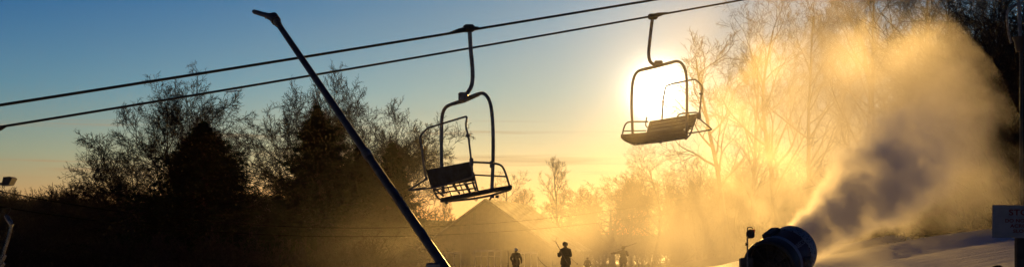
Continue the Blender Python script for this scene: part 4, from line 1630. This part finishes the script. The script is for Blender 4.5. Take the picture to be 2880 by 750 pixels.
# ------------------------------------------------------------------ air: haze, drifting snow mist, snow plume
def vol_mat(name, density, color, g, step=1.0):
    m = bpy.data.materials.new(name)
    m.use_nodes = True
    t = m.node_tree
    t.nodes.clear()
    N = NT(t)
    pv = N.node('ShaderNodeVolumePrincipled')
    pv.inputs['Color'].default_value = (*color, 1)
    pv.inputs['Anisotropy'].default_value = g
    out = N.node('ShaderNodeOutputMaterial')
    N.link(pv.outputs[0], out.inputs['Volume'])
    if density is not None:
        pv.inputs['Density'].default_value = density
    try:
        m.cycles.volume_step_rate = step
    except Exception:
        pass
    return m, N, pv


hz, _, _ = vol_mat('haze air', 0.000018, (1.0, 0.93, 0.84), 0.80)
hb = MB()
hb.box((0, 515, 24), (2400, 1330, 58))
h = hb.build('haze', hz, None, smooth=False)
tag(h, 'thin golden haze in the evening air', kind='stuff')


def gauss(N, p, c, s):
    """exp(-|(p-c)/s|^2)"""
    q = N.v('DIVIDE', N.v('SUBTRACT', p, tuple(c)), tuple(s))
    return N.m('EXPONENT', N.m('MULTIPLY', N.v('DOT_PRODUCT', q, q), -1.0))


def total(N, items):
    a = items[0]
    for b in items[1:]:
        a = N.m('ADD', a, b)
    return a


# low mist drifting left from the gun, over the skiers and the hall
mm, N, pv = vol_mat('drifting snow mist', None, (1.0, 0.95, 0.88), 0.56, 2.0)
co = N.node('ShaderNodeTexCoord').outputs['Object']
nw = N.noise(co, 0.09, 1, 0.55)
warp = N.v('SCALE', N.v('SUBTRACT', nw.outputs['Color'], (.5, .5, .5)), None, 9.0)
pw_ = N.v('ADD', co, warp)
blobs = [
    (P(1650, 690, 105), (7, 22, 2.4), 0.006),
    (P(1820, 640, 100), (9.0, 30, 3.8), 0.0095),
    (P(2010, 735, 62), (3.5, 13, 1.1), 0.034),
    (P(2080, 520, 92), (6, 22, 6.0), 0.004),
    (P(2300, 330, 80), (5.5, 18, 5.0), 0.007),
    (P(2200, 150, 70), (6.5, 14, 3.0), 0.008),
    (P(1120, 730, 92), (4, 14, 2.2), 0.006),
]
d = total(N, [N.m('MULTIPLY', gauss(N, pw_, c, s), w) for c, s, w in blobs])
n3 = N.noise(pw_, 0.22, 2, 0.6)
d = N.m('MULTIPLY', d, N.step(n3.outputs[0], 0.28, 0.68, 0.35, 1.5))
# veil of mist added before the right chair to imitate the sun's glare
d = N.m('ADD', d, N.m('MULTIPLY', gauss(N, co, P(1860, 320, 22), (0.75, 5.5, 0.75)), 0.028))
N.link(d, pv.inputs['Density'])
mb = MB()
mb.box((9, 82, 8.2), (66, 146, 21), None, 3)
mo = mb.build('snow_mist', mm, None, smooth=False)
tag(mo, 'golden snow mist drifting over the skiers and the hall', kind='stuff')

# the jet straight out of the gun: thick enough to stay grey against the light
G1 = REAR + AX * 0.90
pm, N, pv = vol_mat('blown snow jet', None, (0.96, 0.95, 0.96), 0.60, 1.0)
co = N.node('ShaderNodeTexCoord').outputs['Object']
rel = N.v('SUBTRACT', co, tuple(G1))
s_ = N.v('DOT_PRODUCT', rel, tuple(AX))
n1 = N.noise(co, 1.9, 4, 0.66)
warp = N.v('SCALE', N.v('SUBTRACT', n1.outputs['Color'], (.5, .5, .5)), None, N.m('MINIMUM', N.m('MAXIMUM', N.m('MULTIPLY', s_, 0.34), 0.05), 1.8))
rel = N.v('ADD', rel, warp)
s2 = N.v('DOT_PRODUCT', rel, tuple(AX))
perp = N.v('SUBTRACT', rel, N.v('SCALE', tuple(AX), None, s2))
q = N.m('DIVIDE', N.v('LENGTH', perp), N.m('ADD', N.m('MULTIPLY', s2, 0.150), 0.33))
jet = N.m('MULTIPLY', N.step(q, 1.0, 0.55), N.m('MULTIPLY', N.step(s_, -0.05, 0.15), N.step(s_, 7.0, 3.2)))
d = N.m('MULTIPLY', jet, N.m('DIVIDE', 12.5, N.m('ADD', 1.0, N.m('MULTIPLY', N.m('MAXIMUM', s_, 0.0), 0.9))))
d = N.m('MULTIPLY', d, N.step(n1.outputs[0], 0.40, 0.60, 0.10, 1.65))
N.link(d, pv.inputs['Density'])
cone = MB()
cone.lathe(G1, AX, [(-.03, .30), (.0, .42), (1.0, .85), (3, 1.7), (6, 2.6), (7.6, 2.7), (7.7, 2.5)], 24, True, True)
jo = cone.build('snow_jet', pm, None, smooth=False)
tag(jo, 'dense grey jet of snow leaving the mouth of the snow gun', kind='stuff')

# the billowing cloud the jet turns into
pm, N, pv = vol_mat('blown snow cloud', None, (0.98, 0.96, 0.95), 0.65, 1.0)
co = N.node('ShaderNodeTexCoord').outputs['Object']
n1 = N.noise(co, 0.42, 2, 0.6)
warp = N.v('SCALE', N.v('SUBTRACT', n1.outputs['Color'], (.5, .5, .5)), None, 3.0)
pw_ = N.v('ADD', co, warp)
pb = [
    (P(2580, 400, 31), (1.7, 3.2, 1.6), 1.0),
    (P(2690, 490, 31), (1.05, 2.6, 0.95), 0.85),
    (P(2590, 240, 34), (1.5, 3.4, 1.4), 0.85),
    (P(2400, 240, 38), (2.4, 4.5, 2.0), 0.85),
    (P(2430, 560, 34), (2.0, 3.2, 0.7), 0.62),
    (P(2260, 420, 42), (3.0, 5.5, 2.8), 0.68),
    (P(2080, 300, 50), (3.2, 7.0, 3.2), 0.38),
]
f = total(N, [N.m('MULTIPLY', gauss(N, pw_, c, s), w) for c, s, w in pb])
n2 = N.noise(pw_, 0.85, 4, 0.66)
near_f = N.step(f, 0.06, 0.32)
f = N.m('ADD', f, N.m('MULTIPLY', N.m('SUBTRACT', n2.outputs[0], 0.5), 2.7))
edge = N.step(f, 0.42, 1.0)
core = N.m('MULTIPLY', gauss(N, pw_, P(2570, 430, 30), (1.1, 2.2, 0.9)), 0.30)
d = N.m('MULTIPLY', N.m('MULTIPLY', edge, near_f), N.m('ADD', 0.12, core))
N.link(d, pv.inputs['Density'])
hull = MB()
hull.lathe(P(2540, 520, 26.5), (-0.02, 0.995, 0.09), [(0, .6), (.5, 2.2), (3, 3.6), (8, 5.2), (16, 7.6), (26, 8.8), (32, 7), (34, 2)], 20, True, True)
po = hull.build('snow_plume', pm, None, smooth=False)
tag(po, 'billowing golden cloud of blown snow above the slope', kind='stuff')
